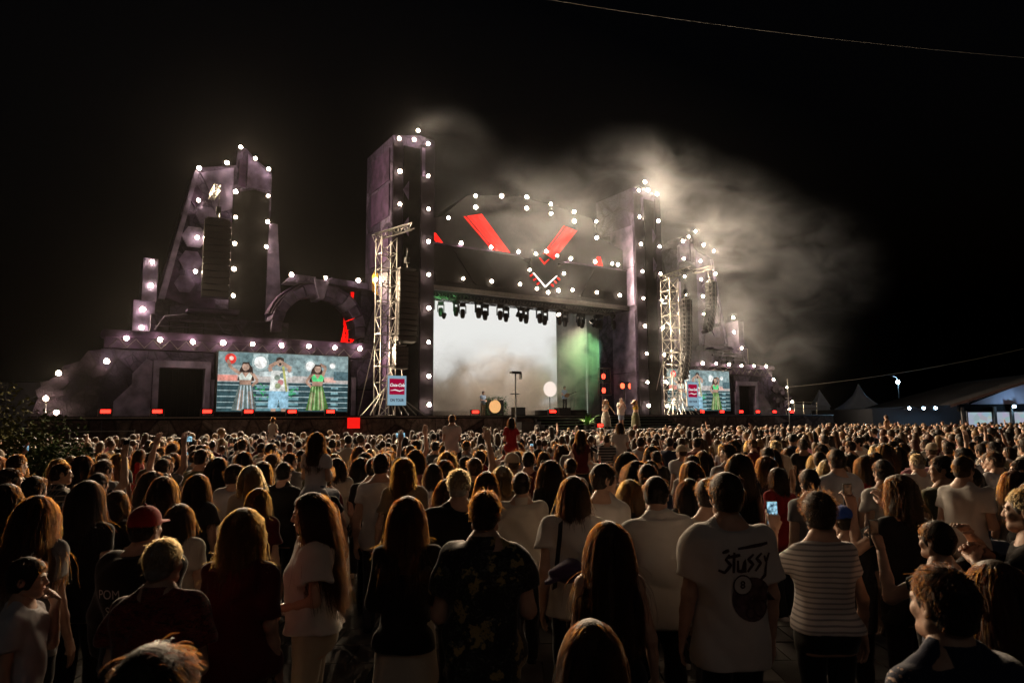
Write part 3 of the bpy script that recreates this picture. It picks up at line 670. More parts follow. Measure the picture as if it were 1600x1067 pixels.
for nm, n, m in (('leaves', 420, mat('dark_leaf', (.04, .12, .04), .5, var=.4, scale=8)), ('flowers', 26, mat('blue_flower', (.12, .22, .42), .5))):
    b = MB()
    for i in range(n):
        t = rr.uniform(0, 6.28); e = max(abs(math.cos(t)), abs(math.sin(t))); rd = rr.uniform(.85, 1.12)
        x = .78 * rd * math.cos(t) / e; z = .64 + .66 * rd * math.sin(t) / e; q = rr.uniform(.05, .12) if nm == 'leaves' else .05; p = rr.uniform(0, 6.28); y = -.1 - rr.random() * .15
        b.add([(x, y, z), (x + q * math.cos(p) - .3 * q * math.sin(p), y - .05, z + q * math.sin(p)), (x + 1.8 * q * math.cos(p), y + .02, z + 1.8 * q * math.sin(p)), (x + q * math.cos(p) + .4 * q * math.sin(p), y - .02, z + q * math.sin(p) - .3 * q)], [(0, 1, 2, 3)])
    tag(b.build(nm, m, ds), kind='stuff')
o = thing('flight_case', 'black flight case on the stage right of the leafy desk', 'case', (3.4, 4.6, DECK)); o['_o'] = [0, 0, 0]
MB().box(-.4, .4, -.3, .3, 0, .55).build('case', M_CAB, o); MB().box(-.42, .42, -.32, .32, .55, .6).build('lid', M_DARK, o)
o = thing('flight_case', 'long black flight case beside the red floodlight mid stage', 'case', (2.75, -1.4, DECK)); o['_o'] = [0, 0, 0]
MB().box(-.35, .55, -.25, .25, 0, .42).build('case', M_CAB, o); MB().box(-.37, .57, -.27, .27, .42, .46).build('lid', M_DARK, o)
o = thing('loudspeaker', 'black loudspeaker box standing before the stage front', 'loudspeaker', (-1.9, -4.3, 0)); o['_o'] = [0, 0, 0]
MB().box(-.42, .42, -.3, .3, 0, 1.9).build('cabinet', M_CAB, o); MB().box(-.38, .38, -.31, -.3, .05, 1.85).build('grille', M_GRILLE, o)
rs = thing('drum_riser', 'low white-edged riser carrying the guitarist', 'riser', (7.4, 5, DECK)); rs['_o'] = [0, 0, 0]
MB().box(-1.5, 1.7, -1, 1.2, 0, .40).build('platform', M_DARK, rs); MB().box(-1.52, 1.72, -1.02, 1.22, .40, .45).build('top', mat('riser_top', (.3, .3, .3), .5), rs)
o = thing('round_lamp', 'big round glowing white disc behind the guitarist', 'lamp', (6.9, 5.6, DECK + .45)); o['_o'] = [0, 0, 0]
MB().tube([(0, -.05, 1.55), (0, .05, 1.55)], .56, 28).build('disc', emit('disc_glow', (1, .84, .74), 1.0), o); MB().tube([(0, .06, 0), (0, .06, 1.6)], .03, 6).build('stand', M_CAB, o)
o = thing('camera_stand', 'tall black pole with a camera bar on top before the stage', 'stand', (-2.7, -4.6, 0)); o['_o'] = [0, 0, 0]
MB().tube([(0, 0, 0), (0, 0, 4.6)], [.06, .04], 8).build('pole', M_CAB, o); MB().box(-.32, .32, -.12, .12, 4.55, 4.68).box(.30, .36, -.1, .1, 4.25, 4.6).build('head', M_CAB, o); MB().box(-.32, .22, -.04, .04, 3.42, 3.47).build('crossbar', M_CAB, o)
for k in range(3): MB().tube([(0, 0, .7), (.6 * math.cos(k * 2.1), .6 * math.sin(k * 2.1), .02)], .025, 6).build('leg', M_CAB, o)
for a, y, zb, w_ in ((7.55, 2, 2.5, 'before the green wash'), (9.6, 2.2, 4.4, 'nearest the right column')):
    o = thing('bead_string', f'vertical string of white beads hanging from the girder {w_}', 'bead string', (a, y, zb)); o['_o'] = [0, 0, 0]
    MB().tube([(0, 0, 0), (0, 0, 9.4 - zb)], .008, 4).build('cord', M_STEEL, o); b = MB()
    for k in range(int((9.3 - zb) / .14)): b.sphere((0, 0, .05 + k * .14), .035, 6, 4)
    tag(b.build('beads', emit('bead_glow', (1, .95, .85), .7), o), kind='stuff')
for k, (z, w_) in enumerate(((4.75, 'upper'), (3.75, 'lower'))):
    o = thing('red_lantern', f'{w_} of two stacked glass stage lanterns glowing red by the right column', 'lantern', (8.5, 1.2, z)); o['_o'] = [0, 0, 0]
    fr = MB()
    for x in (-.33, .33):
        for y in (-.3, .3): fr.tube([(x, y, 0), (x * .9, y * .9, .85)], .02, 5)
    fr.box(-.36, .36, -.33, .33, -.04, 0); fr.box(-.34, .34, -.3, .3, .85, .9); fr.build('frame', M_STEEL, o)
    MB().sphere((-.08, 0, .3), (.13, .13, .2), 10, 8).build('bulb', emit('red_bulb', (1, .06, .03), 5), o)
    MB().tube([(0, .25, -.04), (0, .25, -1.0 if k == 0 else -1.45)], .03, 6).build('stand', M_STEEL, o)
pl = thing('red_spot_stand', 'black stand with two round red spotlights before the right column', 'floodlight', (9.0, -.4, DECK)); pl['_o'] = [0, 0, 0]
MB().tube([(0, .1, 0), (0, .1, 2.3)], .04, 8).build('stand', M_CAB, pl); MB().box(-.5, .5, .05, .12, 2.2, 2.28).build('crossbar', M_CAB, pl)
for s_ in (-1, 1):
    q = MB().tube([(s_ * .36, .2, 2.0), (s_ * .36, -.12, 2.0)], [.15, .21], 14).build('spotlight', M_CAB, pl); q['_o'] = [0, 0, 0]
    MB().tube([(s_ * .36, -.121, 2.0), (s_ * .36, -.14, 2.0)], .19, 14).build('lens', emit('red_spot', (1, .10, .04), 4), q)
o = thing('side_lights', 'two pale stage lights stacked beside the left edge of the opening', 'stage light', (-5.75, .3, DECK)); o['_o'] = [0, 0, 0]
MB().tube([(0, .1, 0), (0, .1, 3.0)], .035, 6).build('stand', M_CAB, o)
for z in (1.5, 2.5):
    MB().tube([(.05, .25, z), (.05, -.2, z - .1)], [.14, .22], 12).build('head', M_CAB, o); MB().box(-.22, .3, -.05, .12, z + .2, z + .32).build('yoke', M_CAB, o)
# green wash and the blue beam: real lamps on the girder and the floor; warm fog lights are added
def spot(name, label, a, y, z, ta, ty, tz, col, e, size, m):
    o = thing(name, label, 'stage light', (a, y, z)); o['_o'] = [0, 0, 0]
    d = Vector((ta - a, ty - y, tz - z)).normalized(); p = Vector((0, 0, 0))
    MB().tube([p - d * .35, p - d * .05], [.10, .17], 12).build('head', M_CAB, o)
    MB().tube([p - d * .05, p - d * .04], .15, 12).build('lens', m, o)
    L = bpy.data.lights.new('beam', 'SPOT'); L.energy = e; L.color = col; L.spot_size = R(size); L.spot_blend = .4; L.shadow_soft_size = .1
    lo_ = bpy.data.objects.new('beam', L); COL.objects.link(lo_); lo_.parent = o; lo_.rotation_euler = d.to_track_quat('-Z', 'Y').to_euler(); lo_.location = d * .02
spot('green_wash_light', 'stage light washing the right side of the stage green', 7.6, 1.2, 8.6, 9.6, 6.5, 5.5, (.35, 1, .4), 1700, 60, emit('green_lens', (.3, 1, .4), 3))
spot('green_wash_light', 'stage light at the left end of the girder glowing green', -4.6, .4, 8.4, -4.0, 1.6, 9.9, (.2, 1, .25), 160, 100, MATS['green_lens'])
spot('blue_beam_light', 'floor light throwing a pale blue beam beside the guitarist', 8.9, 4.2, DECK + .25, 7.4, 4.6, 4.4, (.35, .65, 1), 2200, 16, emit('blue_lens', (.4, .7, 1), 8))
spot('front_wash_light', 'warm stage light on the girder lighting the dancers', 4.0, .4, 9.0, 3.3, -6.2, 2.2, (1, .86, .72), 9000, 24, emit('warm_lens', (1, .85, .7), 6))
spot('added_fog_light', 'added warm fill light high on the girder for the stage fog', 8.3, 2.4, 9.0, 5.5, 6.0, 4.5, (1, .82, .66), 800, 75, MATS['warm_lens'])  # added fill spot that makes the fog glow warm
spot('added_fog_light', 'added warm fill light at the girder middle pointed into the fog', 2.0, 2.4, 9.0, 3.5, 6.5, 4.0, (1, .80, .62), 2000, 75, MATS['warm_lens'])  # second added fill, brightens the fog before the video wall
fp = thing('fan_palm', 'bright green fan palm beside the stage steps', 'plant', (.75, -6.5, 1.46)); fp['_o'] = [0, 0, 0]
MB().tube([(0, 0, 0), (0, 0, .25)], [.16, .2], 10).build('pot', M_CAB, fp)
rr = random.Random(4)
for i in range(26):
    t = rr.uniform(0, 6.28); e = rr.uniform(.2, 1.25); L = rr.uniform(.7, 1.1); pts = []
    for k in range(6):
        u = k / 5; pts.append((L * u * math.cos(t) * math.cos(e - u * .5), L * u * math.sin(t) * math.cos(e - u * .5), .25 + L * u * math.sin(e) - .25 * u * u))
    b = MB()
    for k in range(5):
        w0, w1 = [.07 * math.sin(math.pi * min(1, .12 + q)) for q in (k / 5, (k + 1) / 5)]; sx_, sy_ = -math.sin(t), math.cos(t)
        p, q = pts[k], pts[k + 1]
        b.add([(p[0] - sx_ * w0, p[1] - sy_ * w0, p[2]), (p[0] + sx_ * w0, p[1] + sy_ * w0, p[2]), (q[0] + sx_ * w1, q[1] + sy_ * w1, q[2]), (q[0] - sx_ * w1, q[1] - sy_ * w1, q[2])], [(0, 1, 2, 3)])
    b.build('frond', mat('palm_leaf', (.07, .22, .03), .5, var=.4, scale=4), fp)

# ---------------------------------------------------------------- red lit pylon and plate for the yellow glow behind, left
py = thing('lattice_pylon', 'red lit steel lattice pylon seen through the ring arch', 'pylon', (-4.96, 16, 0)); py['_o'] = [0, 0, 0]; py.scale = (1, 1, 1.2)
M_REDSTEEL = mat('red_steel', (.75, .02, .015), .5)
hp_ = 9.6
for sx_ in (-1, 1):
    for sy_ in (-1, 1): MB().tube([(sx_ * .85, sy_ * .85, 0), (sx_ * .70, sy_ * .7, 6), (sx_ * .25, sy_ * .25, hp_ - .9)], .10, 6).build('leg', M_REDSTEEL, py)
b = MB()
for k in range(5):
    z0, z1 = 4.0 + k * .8, 4.8 + k * .8; r0, r1 = .8 - k * .08, .72 - k * .08
    for s_ in (-1, 1):
        b.tube([(-r0, s_ * r0, z0), (r1, s_ * r1, z1)], .05, 5); b.tube([(r0, s_ * r0, z0), (-r1, s_ * r1, z1)], .05, 5); b.tube([(s_ * r0, -r0, z0), (s_ * r1, r1, z1)], .05, 5)
b.build('lattice', M_REDSTEEL, py); MB().box(-.5, .5, -.5, .5, 8.0, 8.9).box(-.12, .12, -.12, .12, 8.9, 10.2).build('head', M_REDSTEEL, py)
for x in (-1, 1):
    q = MB().box(x * 2.2 - .2, x * 2.2 + .2, -3.1, -2.9, 3.0, 3.4).build('floodlight', M_CAB, py)
    L = bpy.data.lights.new('red_flood', 'SPOT'); L.energy = 9000; L.color = (1, .02, .01); L.spot_size = R(60); L.shadow_soft_size = .15
    lo_ = bpy.data.objects.new('red_flood', L); COL.objects.link(lo_); lo_.parent = py; lo_.location = (x * 2.2, -2.8, 3.3)
    lo_.rotation_euler = Vector((-x * 2.0, 2.8, 3.6)).to_track_quat('-Z', 'Y').to_euler()
yp = flat('yellow_glow_plate', MB().prism([(-9.05, 9.4), (-8.72, 9.2), (-8.72, 10.4), (-8.9, 10.7), (-9.1, 10.3)], .55, .62), mat('yellow_glow_tone', (.55, .30, .02), .6, var=.2, scale=3), 'ragged plate coloured as the yellow glow behind the left sound tower at arch height', 'sign', at=(-9.05, .6, 9.2))  # yellow glow behind the tower is put into the plate's colour

# ---------------------------------------------------------------- right: tents, hall, street lamp, rails
def W(name, label, cat, at, group=None): 
    o = thing(name, label, cat, at, group, stage=False); o['_o'] = [0, 0, 0]; return o
M_TENT = mat('tent_cloth', (.6, .66, .76), .6, var=.08, scale=2)
pg = W('pagoda_tent', 'pale peaked pagoda tent beyond the right end of the stage', 'tent', (40.5, 80, 0)); v = []; f = []
n = 24; prof = [(3.6, 2.5), (2.6, 2.95), (1.5, 3.75), (.7, 4.7), (.22, 5.6), (.05, 6.0)]
for r, z in prof:
    for k in range(n):
        t = 2 * math.pi * k / n; e = max(abs(math.cos(t)), abs(math.sin(t))) if r > 1 else 1; q = 1 / e * .55 + .45
        v.append((r * q * math.cos(t), r * q * math.sin(t), z))
MB().add(v, [(i * n + k, i * n + (k + 1) % n, (i + 1) * n + (k + 1) % n, (i + 1) * n + k) for i in range(len(prof) - 1) for k in range(n)]).build('roof', M_TENT, pg, True)
for x in (-3.4, 3.4):
    for y in (-3.4, 3.4): MB().box(x - .06, x + .06, y - .06, y + .06, 0, 2.55).build('pole', M_ALU, pg)
lt2 = W('low_tent', 'low pale tent with a small peak beside the right stage rail', 'tent', (34.5, 80, 0))
MB().prism([(-3, 2.6), (1.6, 2.6), (1.6, 3.5), (-3, 3.8)], -2, 2).build('roof', M_TENT, lt2); MB().box(-3, 1.6, -1.9, 1.9, 0, 2.6).build('side', mat('tent_side', (.3, .36, .42), .6), lt2)
MB().add([(.6, -1, 3.4), (2.2, -1, 3.4), (2.2, 1, 3.4), (.6, 1, 3.4), (1.4, 0, 5.4)], [(0, 1, 4), (1, 2, 4), (2, 3, 4), (3, 0, 4)]).build('peak', M_TENT, lt2)
fn = W('site_fence', 'dark panel fence running behind the crowd on the right', 'fence', (45, 70, 0))
for i in range(16): MB().box(-19 + i * 2.2, -19 + i * 2.2 + 2.16, 0, .05, .1, 2.5).build('panel', mat('fence_panel', (.03, .045, .06), .5, var=.3, scale=2), fn)
for i in range(17): MB().box(-19.04 + i * 2.2, -18.98 + i * 2.2, .05, .12, 0, 2.6).build('post', M_STEEL, fn)
M_COOL = emit('cool_lamp', (.40, .72, 1), 600)
sl = W('street_lamp', 'tall street lamp with a cold blue light beyond the tents', 'street lamp', (50.8, 90, 0))
MB().tube([(0, 0, 0), (0, 0, 7.0)], [.09, .06], 8).build('pole', M_STEEL, sl); MB().tube([(0, 0, 7.0), (-.2, 0, 7.4), (-.9, -.3, 7.6)], .05, 6).build('arm', M_STEEL, sl)
MB().box(-1.1, -.7, -.5, -.2, 7.5, 7.62).build('head', M_STEEL, sl); MB().sphere((-.1, -.15, 6.75), .20, 10, 6).build('lens', M_COOL, sl)
hl = W('festival_hall', 'large white marquee hall with lit windows at the right edge', 'hall', (40, 52, 0))
def hp(x, y, z): return (x, y, z)
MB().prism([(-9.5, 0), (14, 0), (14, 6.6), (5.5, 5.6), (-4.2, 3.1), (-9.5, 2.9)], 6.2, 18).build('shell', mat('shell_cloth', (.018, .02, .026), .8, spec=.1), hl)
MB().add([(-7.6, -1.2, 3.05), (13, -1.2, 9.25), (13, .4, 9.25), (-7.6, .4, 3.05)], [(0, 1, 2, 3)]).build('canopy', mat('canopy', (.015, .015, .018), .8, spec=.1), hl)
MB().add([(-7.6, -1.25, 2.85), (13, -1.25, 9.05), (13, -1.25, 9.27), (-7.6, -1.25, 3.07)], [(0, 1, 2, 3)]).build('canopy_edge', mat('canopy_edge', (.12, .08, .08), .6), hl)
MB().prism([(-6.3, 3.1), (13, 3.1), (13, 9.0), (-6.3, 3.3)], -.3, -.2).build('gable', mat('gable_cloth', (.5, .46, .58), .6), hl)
MB().tube([(-5.6, -.36, 3.15), (-2.2, -.36, 4.4)], .06, 6).build('gable_strut', M_DARK, hl)
MB().box(-6.4, 13, -.35, -.15, 2.6, 3.1).build('beam', M_DARK, hl)
wm = mat('lit_window_frame', (.05, .05, .06), .5)
win = [(-5.7, -3.95), (-3.6, -2.6), (-2.35, -1.3), (-1.05, .2), (.5, 1.8)]
wmat, n_, l_, b_ = new_mat('lit_window'); n_.remove(b_); tcw = n_.new('ShaderNodeTexCoord'); nw = n_.new('ShaderNodeTexVoronoi'); nw.inputs['Scale'].default_value = 2.5; l_.new(tcw.outputs['Object'], nw.inputs['Vector'])
mxw = n_.new('ShaderNodeMix'); mxw.data_type = 'RGBA'; mxw.inputs[0].default_value = .22; mxw.inputs[6].default_value = (.62, .78, .9, 1); l_.new(nw.outputs['Color'], mxw.inputs[7]); ew = n_.new('ShaderNodeEmission'); ew.inputs[1].default_value = .55
l_.new(mxw.outputs[2], ew.inputs[0]); l_.new(ew.outputs[0], n_['Material Output'].inputs[0])
for x0, x1 in win:
    q = MB().box(x0 - .08, x1 + .08, -.28, -.18, .5, 2.59).build('window', wm, hl); q['_o'] = [0, 0, 0]; MB().box(x0, x1, -.30, -.281, .6, 2.5).build('pane', wmat, q)
for x in (-6.2, -3.78, -2.48, -1.18, 3.0): MB().box(x - .10, x + .10, -.5, -.36, 0, 2.9).build('post', M_STEEL, hl)
for i, x in enumerate((-6.8, -5.6, -4.6, -2.48)):
    q = W('flood_lamp', ['cold blue lamp under the hall eaves, leftmost of them', 'second cold blue lamp under the hall eaves', 'cold blue lamp next to the hall corner', 'cold blue lamp between the lit hall windows'][i], 'lamp', (40 + x, 51.3 if i == 3 else 57.4, 2.75), 'cold lamps on the hall')
    MB().box(-.14, .14, .02, .12, .06, .3).build('housing', M_CAB, q); MB().sphere((0, -.02, .16), .09, 8, 6).build('lens', M_COOL, q)
    MB().box(-.02, .02, .1, .9 if i < 3 else .3, .1, .14).build('bracket', M_STEEL, q)
rl = thing('rail', 'white metal guard rail at the right end of the stage', 'rail', (28, -1, DECK)); rl['_o'] = [0, 0, 0]
for z in (.5, 1.0): MB().tube([(-1.2, 0, z), (1.8, 0, z)], .03, 6).build('bar', M_ALU, rl)
for x in (-1.2, 0, 1.8): MB().tube([(x, 0, 0), (x, 0, 1.05)], .03, 6).build('post', M_ALU, rl)
gp = thing('aerial_pole', 'slim pale pole with a bracket before the right wing', 'pole', (21.6, -4.2, 0)); gp['_o'] = [0, 0, 0]
MB().tube([(0, 0, 0), (0, 0, 4.9)], .035, 6).build('pole', M_ALU, gp); MB().tube([(-.3, 0, 3.5), (.3, 0, 3.5)], .025, 6).build('bracket', M_ALU, gp)
lb_ = thing('lamp_bracket', 'angled metal bracket above the right wing cornice', 'bracket', (22.9, .3, 6.28)); lb_['_o'] = [0, 0, 0]
MB().tube([(0, 0, 0), (0, 0, 1.35), (-1.2, 0, 1.25)], .03, 6).build('arm', M_ALU, lb_); MB().box(-.1, .1, -.1, .1, 0, .03).build('foot', M_ALU, lb_)
for pts, lab in ((((1.9, 40, 28.35), (33, 40, 24.1)), 'thin dark cable crossing the night sky at the top'), (((22.5, 58, 4.7), (41.4, 55, 7.6)), 'thin cable running from the right wing towards the hall')):
    p, q = Vector(pts[0]), Vector(pts[1]); L_ = [p.lerp(q, i / 12) - Vector((0, 0, .9 * 4 * (i / 12) * (1 - i / 12) * .4)) for i in range(13)]
    tag(MB().tube(L_, .018 if lab.startswith('thin dark') else .02, 5).build('cable', mat('cable_sheath', (.04, .038, .036), .6)), lab, 'cable')

# ---------------------------------------------------------------- left: bushes, barrier, wall
def bush(at, rx, ry, rz, n, m, label, seed, flower=0):
    b0 = W('bush', label, 'bush', at); rr = random.Random(seed); b = MB(); fl = MB()
    for i in range(n):
        u = Vector((rr.gauss(0, 1), rr.gauss(0, 1), rr.gauss(0, 1))).normalized() * (rr.random() ** .4)
        lump = 1 + .22 * math.sin(u.x * 7 + seed) * math.cos(u.y * 6) + .15 * math.sin(u.z * 9)
        p = Vector((u.x * rx * lump, u.y * ry * lump, rz + u.z * rz * lump))
        if p.z < .02: p.z = rr.uniform(.02, .3)
        d = Vector((rr.gauss(0, 1), rr.gauss(0, 1), rr.gauss(0, .7))).normalized(); e = d.cross(Vector((rr.gauss(0, 1), rr.gauss(0, 1), 1))).normalized(); q = rr.uniform(.03, .065)
        (fl if i < flower else b).add([p, p + d * q + e * q * .5, p + d * q * 2.1, p + d * q - e * q * .5], [(0, 1, 2, 3)])
    tag(b.build('foliage', m, b0), kind='stuff')
    if flower: tag(fl.build('flowers', mat('pink_petal', (.55, .06, .12), .6), b0), kind='stuff')
    for k in range(5):
        t = k * 1.26; MB().tube([(.1 * math.cos(t), .1 * math.sin(t), 0), (.4 * rx * math.cos(t), .4 * ry * math.sin(t), rz * 1.1)], [.03, .012], 5).build('stem', mat('bark', (.07, .05, .035), .8), b0)
M_LEAF = mat('bush_leaf', (.05, .075, .028), .9, var=.5, scale=3, spec=.05); M_LEAF2 = mat('olive_leaf', (.10, .10, .04), .9, var=.5, scale=3, spec=.05)
bush((-10.45, 14.0, 0), .95, .9, 1.36, 4200, M_LEAF2, 'tall olive green bush at the left edge of the crowd', 1)
bush((-9.75, 14.5, 0), .85, .9, 1.12, 4200, M_LEAF, 'rounded dark green bush right of the tall olive one', 2)
bush((-10.0, 13.2, 0), .9, .5, .78, 1500, M_LEAF, 'low bush with pink flowers in front of the dark bushes', 3, 420)
ba = W('crowd_barrier', 'metal crowd barrier with horizontal rails at the left end of the stage', 'barrier', (-16.2, 27.2, 0)); ba.rotation_euler = (0, 0, R(32))
for z in (.5, .95, 1.4, 1.85): MB().tube([(-1.1, 0, z), (1.1, 0, z)], .022, 6).build('rail', M_ALU, ba)
for x in (-1.1, 1.1): MB().tube([(x, 0, 0), (x, 0, 1.9)], .025, 6).build('post', M_ALU, ba)
wl_ = W('boundary_wall', 'long dim blue-grey boundary wall behind the left end of the stage', 'wall', (-38, 36, 0)); wl_.rotation_euler = (0, 0, R(6))
for i in range(14): MB().box(-18 + i * 2.6, -18 + i * 2.6 + 2.57, 0, .12, 0, 4.4).build('panel', mat('wall_panel', (.10, .10, .15), .7, var=.3, scale=1.5), wl_)
MB().box(-18.1, 18.5, -.05, .2, 4.4, 4.5).build('coping', M_DARK, wl_)
# ---------------------------------------------------------------- people: distance fields meshed into smooth surfaces
class Field:
    def __init__(s, lo, hi, vox):
        s.lo = np.array(lo, np.float32); s.vox = vox
        s.n = np.ceil((np.array(hi) - s.lo) / vox).astype(int) + 1
        s.ax = [s.lo[i] + vox * np.arange(s.n[i], dtype=np.float32) for i in range(3)]
        s.F = np.full(s.n, .08, np.float32)
    def _sub(s, lo, hi):
        sl = []
        for i in range(3):
            a = max(0, int((lo[i] - s.lo[i]) / s.vox)); b = min(s.n[i], int((hi[i] - s.lo[i]) / s.vox) + 2)
            if a >= b: return None, None
            sl.append(slice(a, b))
        return tuple(sl), (s.ax[0][sl[0]][:, None, None], s.ax[1][sl[1]][None, :, None], s.ax[2][sl[2]][None, None, :])
    def _put(s, sl, d, k, sub):
        f = s.F[sl]
        if sub: d = -d
        mx = np.maximum if sub else np.minimum
        s.F[sl] = mx(f, d) if k <= 0 else mx(f, d) + (1 if sub else -1) * np.maximum(k - np.abs(f - d), 0) ** 2 / (4 * k)
    def cone(s, a, b, ra, rb, k=.02, sub=False, flat=None, cut=False):
        a = np.array(a, np.float32); b = np.array(b, np.float32); m = max(ra, rb) + .08
        sl, g = s._sub(np.minimum(a, b) - m, np.maximum(a, b) + m)
        if sl is None: return s
        ba = b - a; q = [g[i] - a[i] for i in range(3)]
        t = np.clip((q[0] * ba[0] + q[1] * ba[1] + q[2] * ba[2]) / max(float(ba @ ba), 1e-9), 0, 1)
        e = [q[i] - t * ba[i] for i in range(3)]
        if flat is not None: e[flat[0]] = e[flat[0]] * flat[1]
        dd = np.sqrt(e[0] ** 2 + e[1] ** 2 + e[2] ** 2) - (ra + (rb - ra) * t)
        if cut:
            L = math.sqrt(float(ba @ ba)); dd = np.maximum(dd, (q[0] * ba[0] + q[1] * ba[1] + q[2] * ba[2]) / L - L)
        s._put(sl, dd, k, sub); return s
    def ball(s, c, r, k=.02, sub=False):
        r = np.array(r if np.ndim(r) else [r] * 3, np.float32); m = r.max() + .08
        sl, g = s._sub(np.array(c) - m, np.array(c) + m)
        if sl is None: return s
        q = [(g[i] - c[i]) / r[i] for i in range(3)]
        L = np.sqrt(q[0] ** 2 + q[1] ** 2 + q[2] ** 2)
        s._put(sl, (L - 1) * float(r.min()) * .6 + (L - 1) * float(r.mean()) * .4, k, sub); return s
    def prof(s, zs, w, d, c, k=.03, e=2.5, xo=0.0, sub=False):
        """stack of oval sections: half width, half depth, centre y at heights zs"""
        zs = np.array(zs); mw = max(w) + .08
        sl, g = s._sub((xo - mw, min(np.array(c) - np.array(d)) - .08, zs[0] - .02), (xo + mw, max(np.array(c) + np.array(d)) + .08, zs[-1] + .02))
        if sl is None: return s
        z = g[2]; W = np.interp(z, zs, w); D = np.interp(z, zs, d); Cc = np.interp(z, zs, c)
        L = (np.abs((g[0] - xo) / W) ** e + np.abs((g[1] - Cc) / D) ** e) ** (1 / e)
        dd = (L - 1) * np.minimum(W, D)
        dd = np.maximum(dd, np.maximum(zs[0] - z, z - zs[-1]))
        s._put(sl, dd.astype(np.float32), k, sub); return s
    def half(s, axis, v, keep_above=True):
        g = s.ax[axis] - v; g = -g if keep_above else g
        sh = [1, 1, 1]; sh[axis] = -1
        s.F = np.maximum(s.F, g.reshape(sh)); return s
    def wrinkle(s, amp, seed, zf=1.0, hem=None):
        r = np.random.default_rng(seed); X, Y, Z = s.ax[0][:, None, None], s.ax[1][None, :, None], s.ax[2][None, None, :]
        n = 0
        for i in range(5):
            kx, ky = r.uniform(-26, 26, 2); kz = r.uniform(5, 20) * zf * r.choice([-1, 1]); k2 = r.uniform(-9, 9, 3)
            n = n + np.sin(kx * X + ky * Y + kz * Z + r.uniform(0, 6) + 1.3 * np.sin(k2[0] * X + k2[1] * Y + k2[2] * Z))
        s.F = (s.F + amp * np.minimum(n * .5, .6)).astype(np.float32); return s
    def mesh(s):
        F = s.F; n = s.n
        ins = F < 0
        idx = np.full((n[0] - 1, n[1] - 1, n[2] - 1), -1, np.int64)
        cnt = sum(ins[i:n[0] - 1 + i, j:n[1] - 1 + j, k:n[2] - 1 + k].astype(np.int8) for i in (0, 1) for j in (0, 1) for k in (0, 1))
        act = np.argwhere((cnt > 0) & (cnt < 8)); idx[act[:, 0], act[:, 1], act[:, 2]] = np.arange(len(act))
        P = np.zeros((len(act), 3), np.float64); W = np.zeros(len(act))
        cs = [(i, j, k) for i in (0, 1) for j in (0, 1) for k in (0, 1)]
        val = {c: F[act[:, 0] + c[0], act[:, 1] + c[1], act[:, 2] + c[2]] for c in cs}
        for c in cs:
            for a in range(3):
                if c[a]: continue
                d = list(c); d[a] = 1; d = tuple(d)
                v0, v1 = val[c], val[d]; m = (v0 < 0) != (v1 < 0)
                t = np.where(m, v0 / np.where(m, v0 - v1, 1), 0)
                q = np.array(c, float)[None] + np.zeros((len(act), 3)); q[:, a] += t
                P[m] += q[m]; W[m] += 1
        P = s.lo + (act + P / W[:, None]) * s.vox
        quads = []
        for a in range(3):
            b, c = [(1, 2), (2, 0), (0, 1)][a]
            s0 = [slice(None)] * 3; s1 = [slice(None)] * 3; s0[a] = slice(0, -1); s1[a] = slice(1, None)
            A = ins[tuple(s0)]; B = ins[tuple(s1)]
            e = np.argwhere(A != B)
            e = e[(e[:, b] > 0) & (e[:, c] > 0) & (e[:, b] < n[b] - 1) & (e[:, c] < n[c] - 1)]
            if not len(e): continue
            q = []
            for db, dc in ((-1, -1), (0, -1), (0, 0), (-1, 0)):
                p = e.copy(); p[:, b] += db; p[:, c] += dc; q.append(idx[p[:, 0], p[:, 1], p[:, 2]])
            q = np.stack(q, 1); fl = ~A[e[:, 0], e[:, 1], e[:, 2]]
            q[fl] = q[fl][:, ::-1]; quads.append(q)
        Q = np.concatenate(quads) if quads else np.zeros((0, 4), int)
        return P, Q[(Q >= 0).all(1)]

def join(parts):
    V = []; Q = []; o = 0
    for v, q in parts: V.append(v); Q.append(q + o); o += len(v)
    return np.concatenate(V), np.concatenate(Q)
def to_mesh(name, vq, m):
    v, q = vq
    me = bpy.data.meshes.new(name)
    me.vertices.add(len(v)); me.vertices.foreach_set('co', np.ascontiguousarray(v, np.float32).ravel())
    me.loops.add(len(q) * 4); me.loops.foreach_set('vertex_index', np.ascontiguousarray(q, np.int32).ravel())
    me.polygons.add(len(q)); me.polygons.foreach_set('loop_start', np.arange(0, len(q) * 4, 4, dtype=np.int32))
    me.polygons.foreach_set('use_smooth', np.ones(len(q), bool))
    me.update(calc_edges=True)
    me.materials.append(m)
    return me

def rot(yaw=0, pitch=0, roll=0):
    return np.array(Euler((pitch, roll, yaw), 'XYZ').to_matrix())

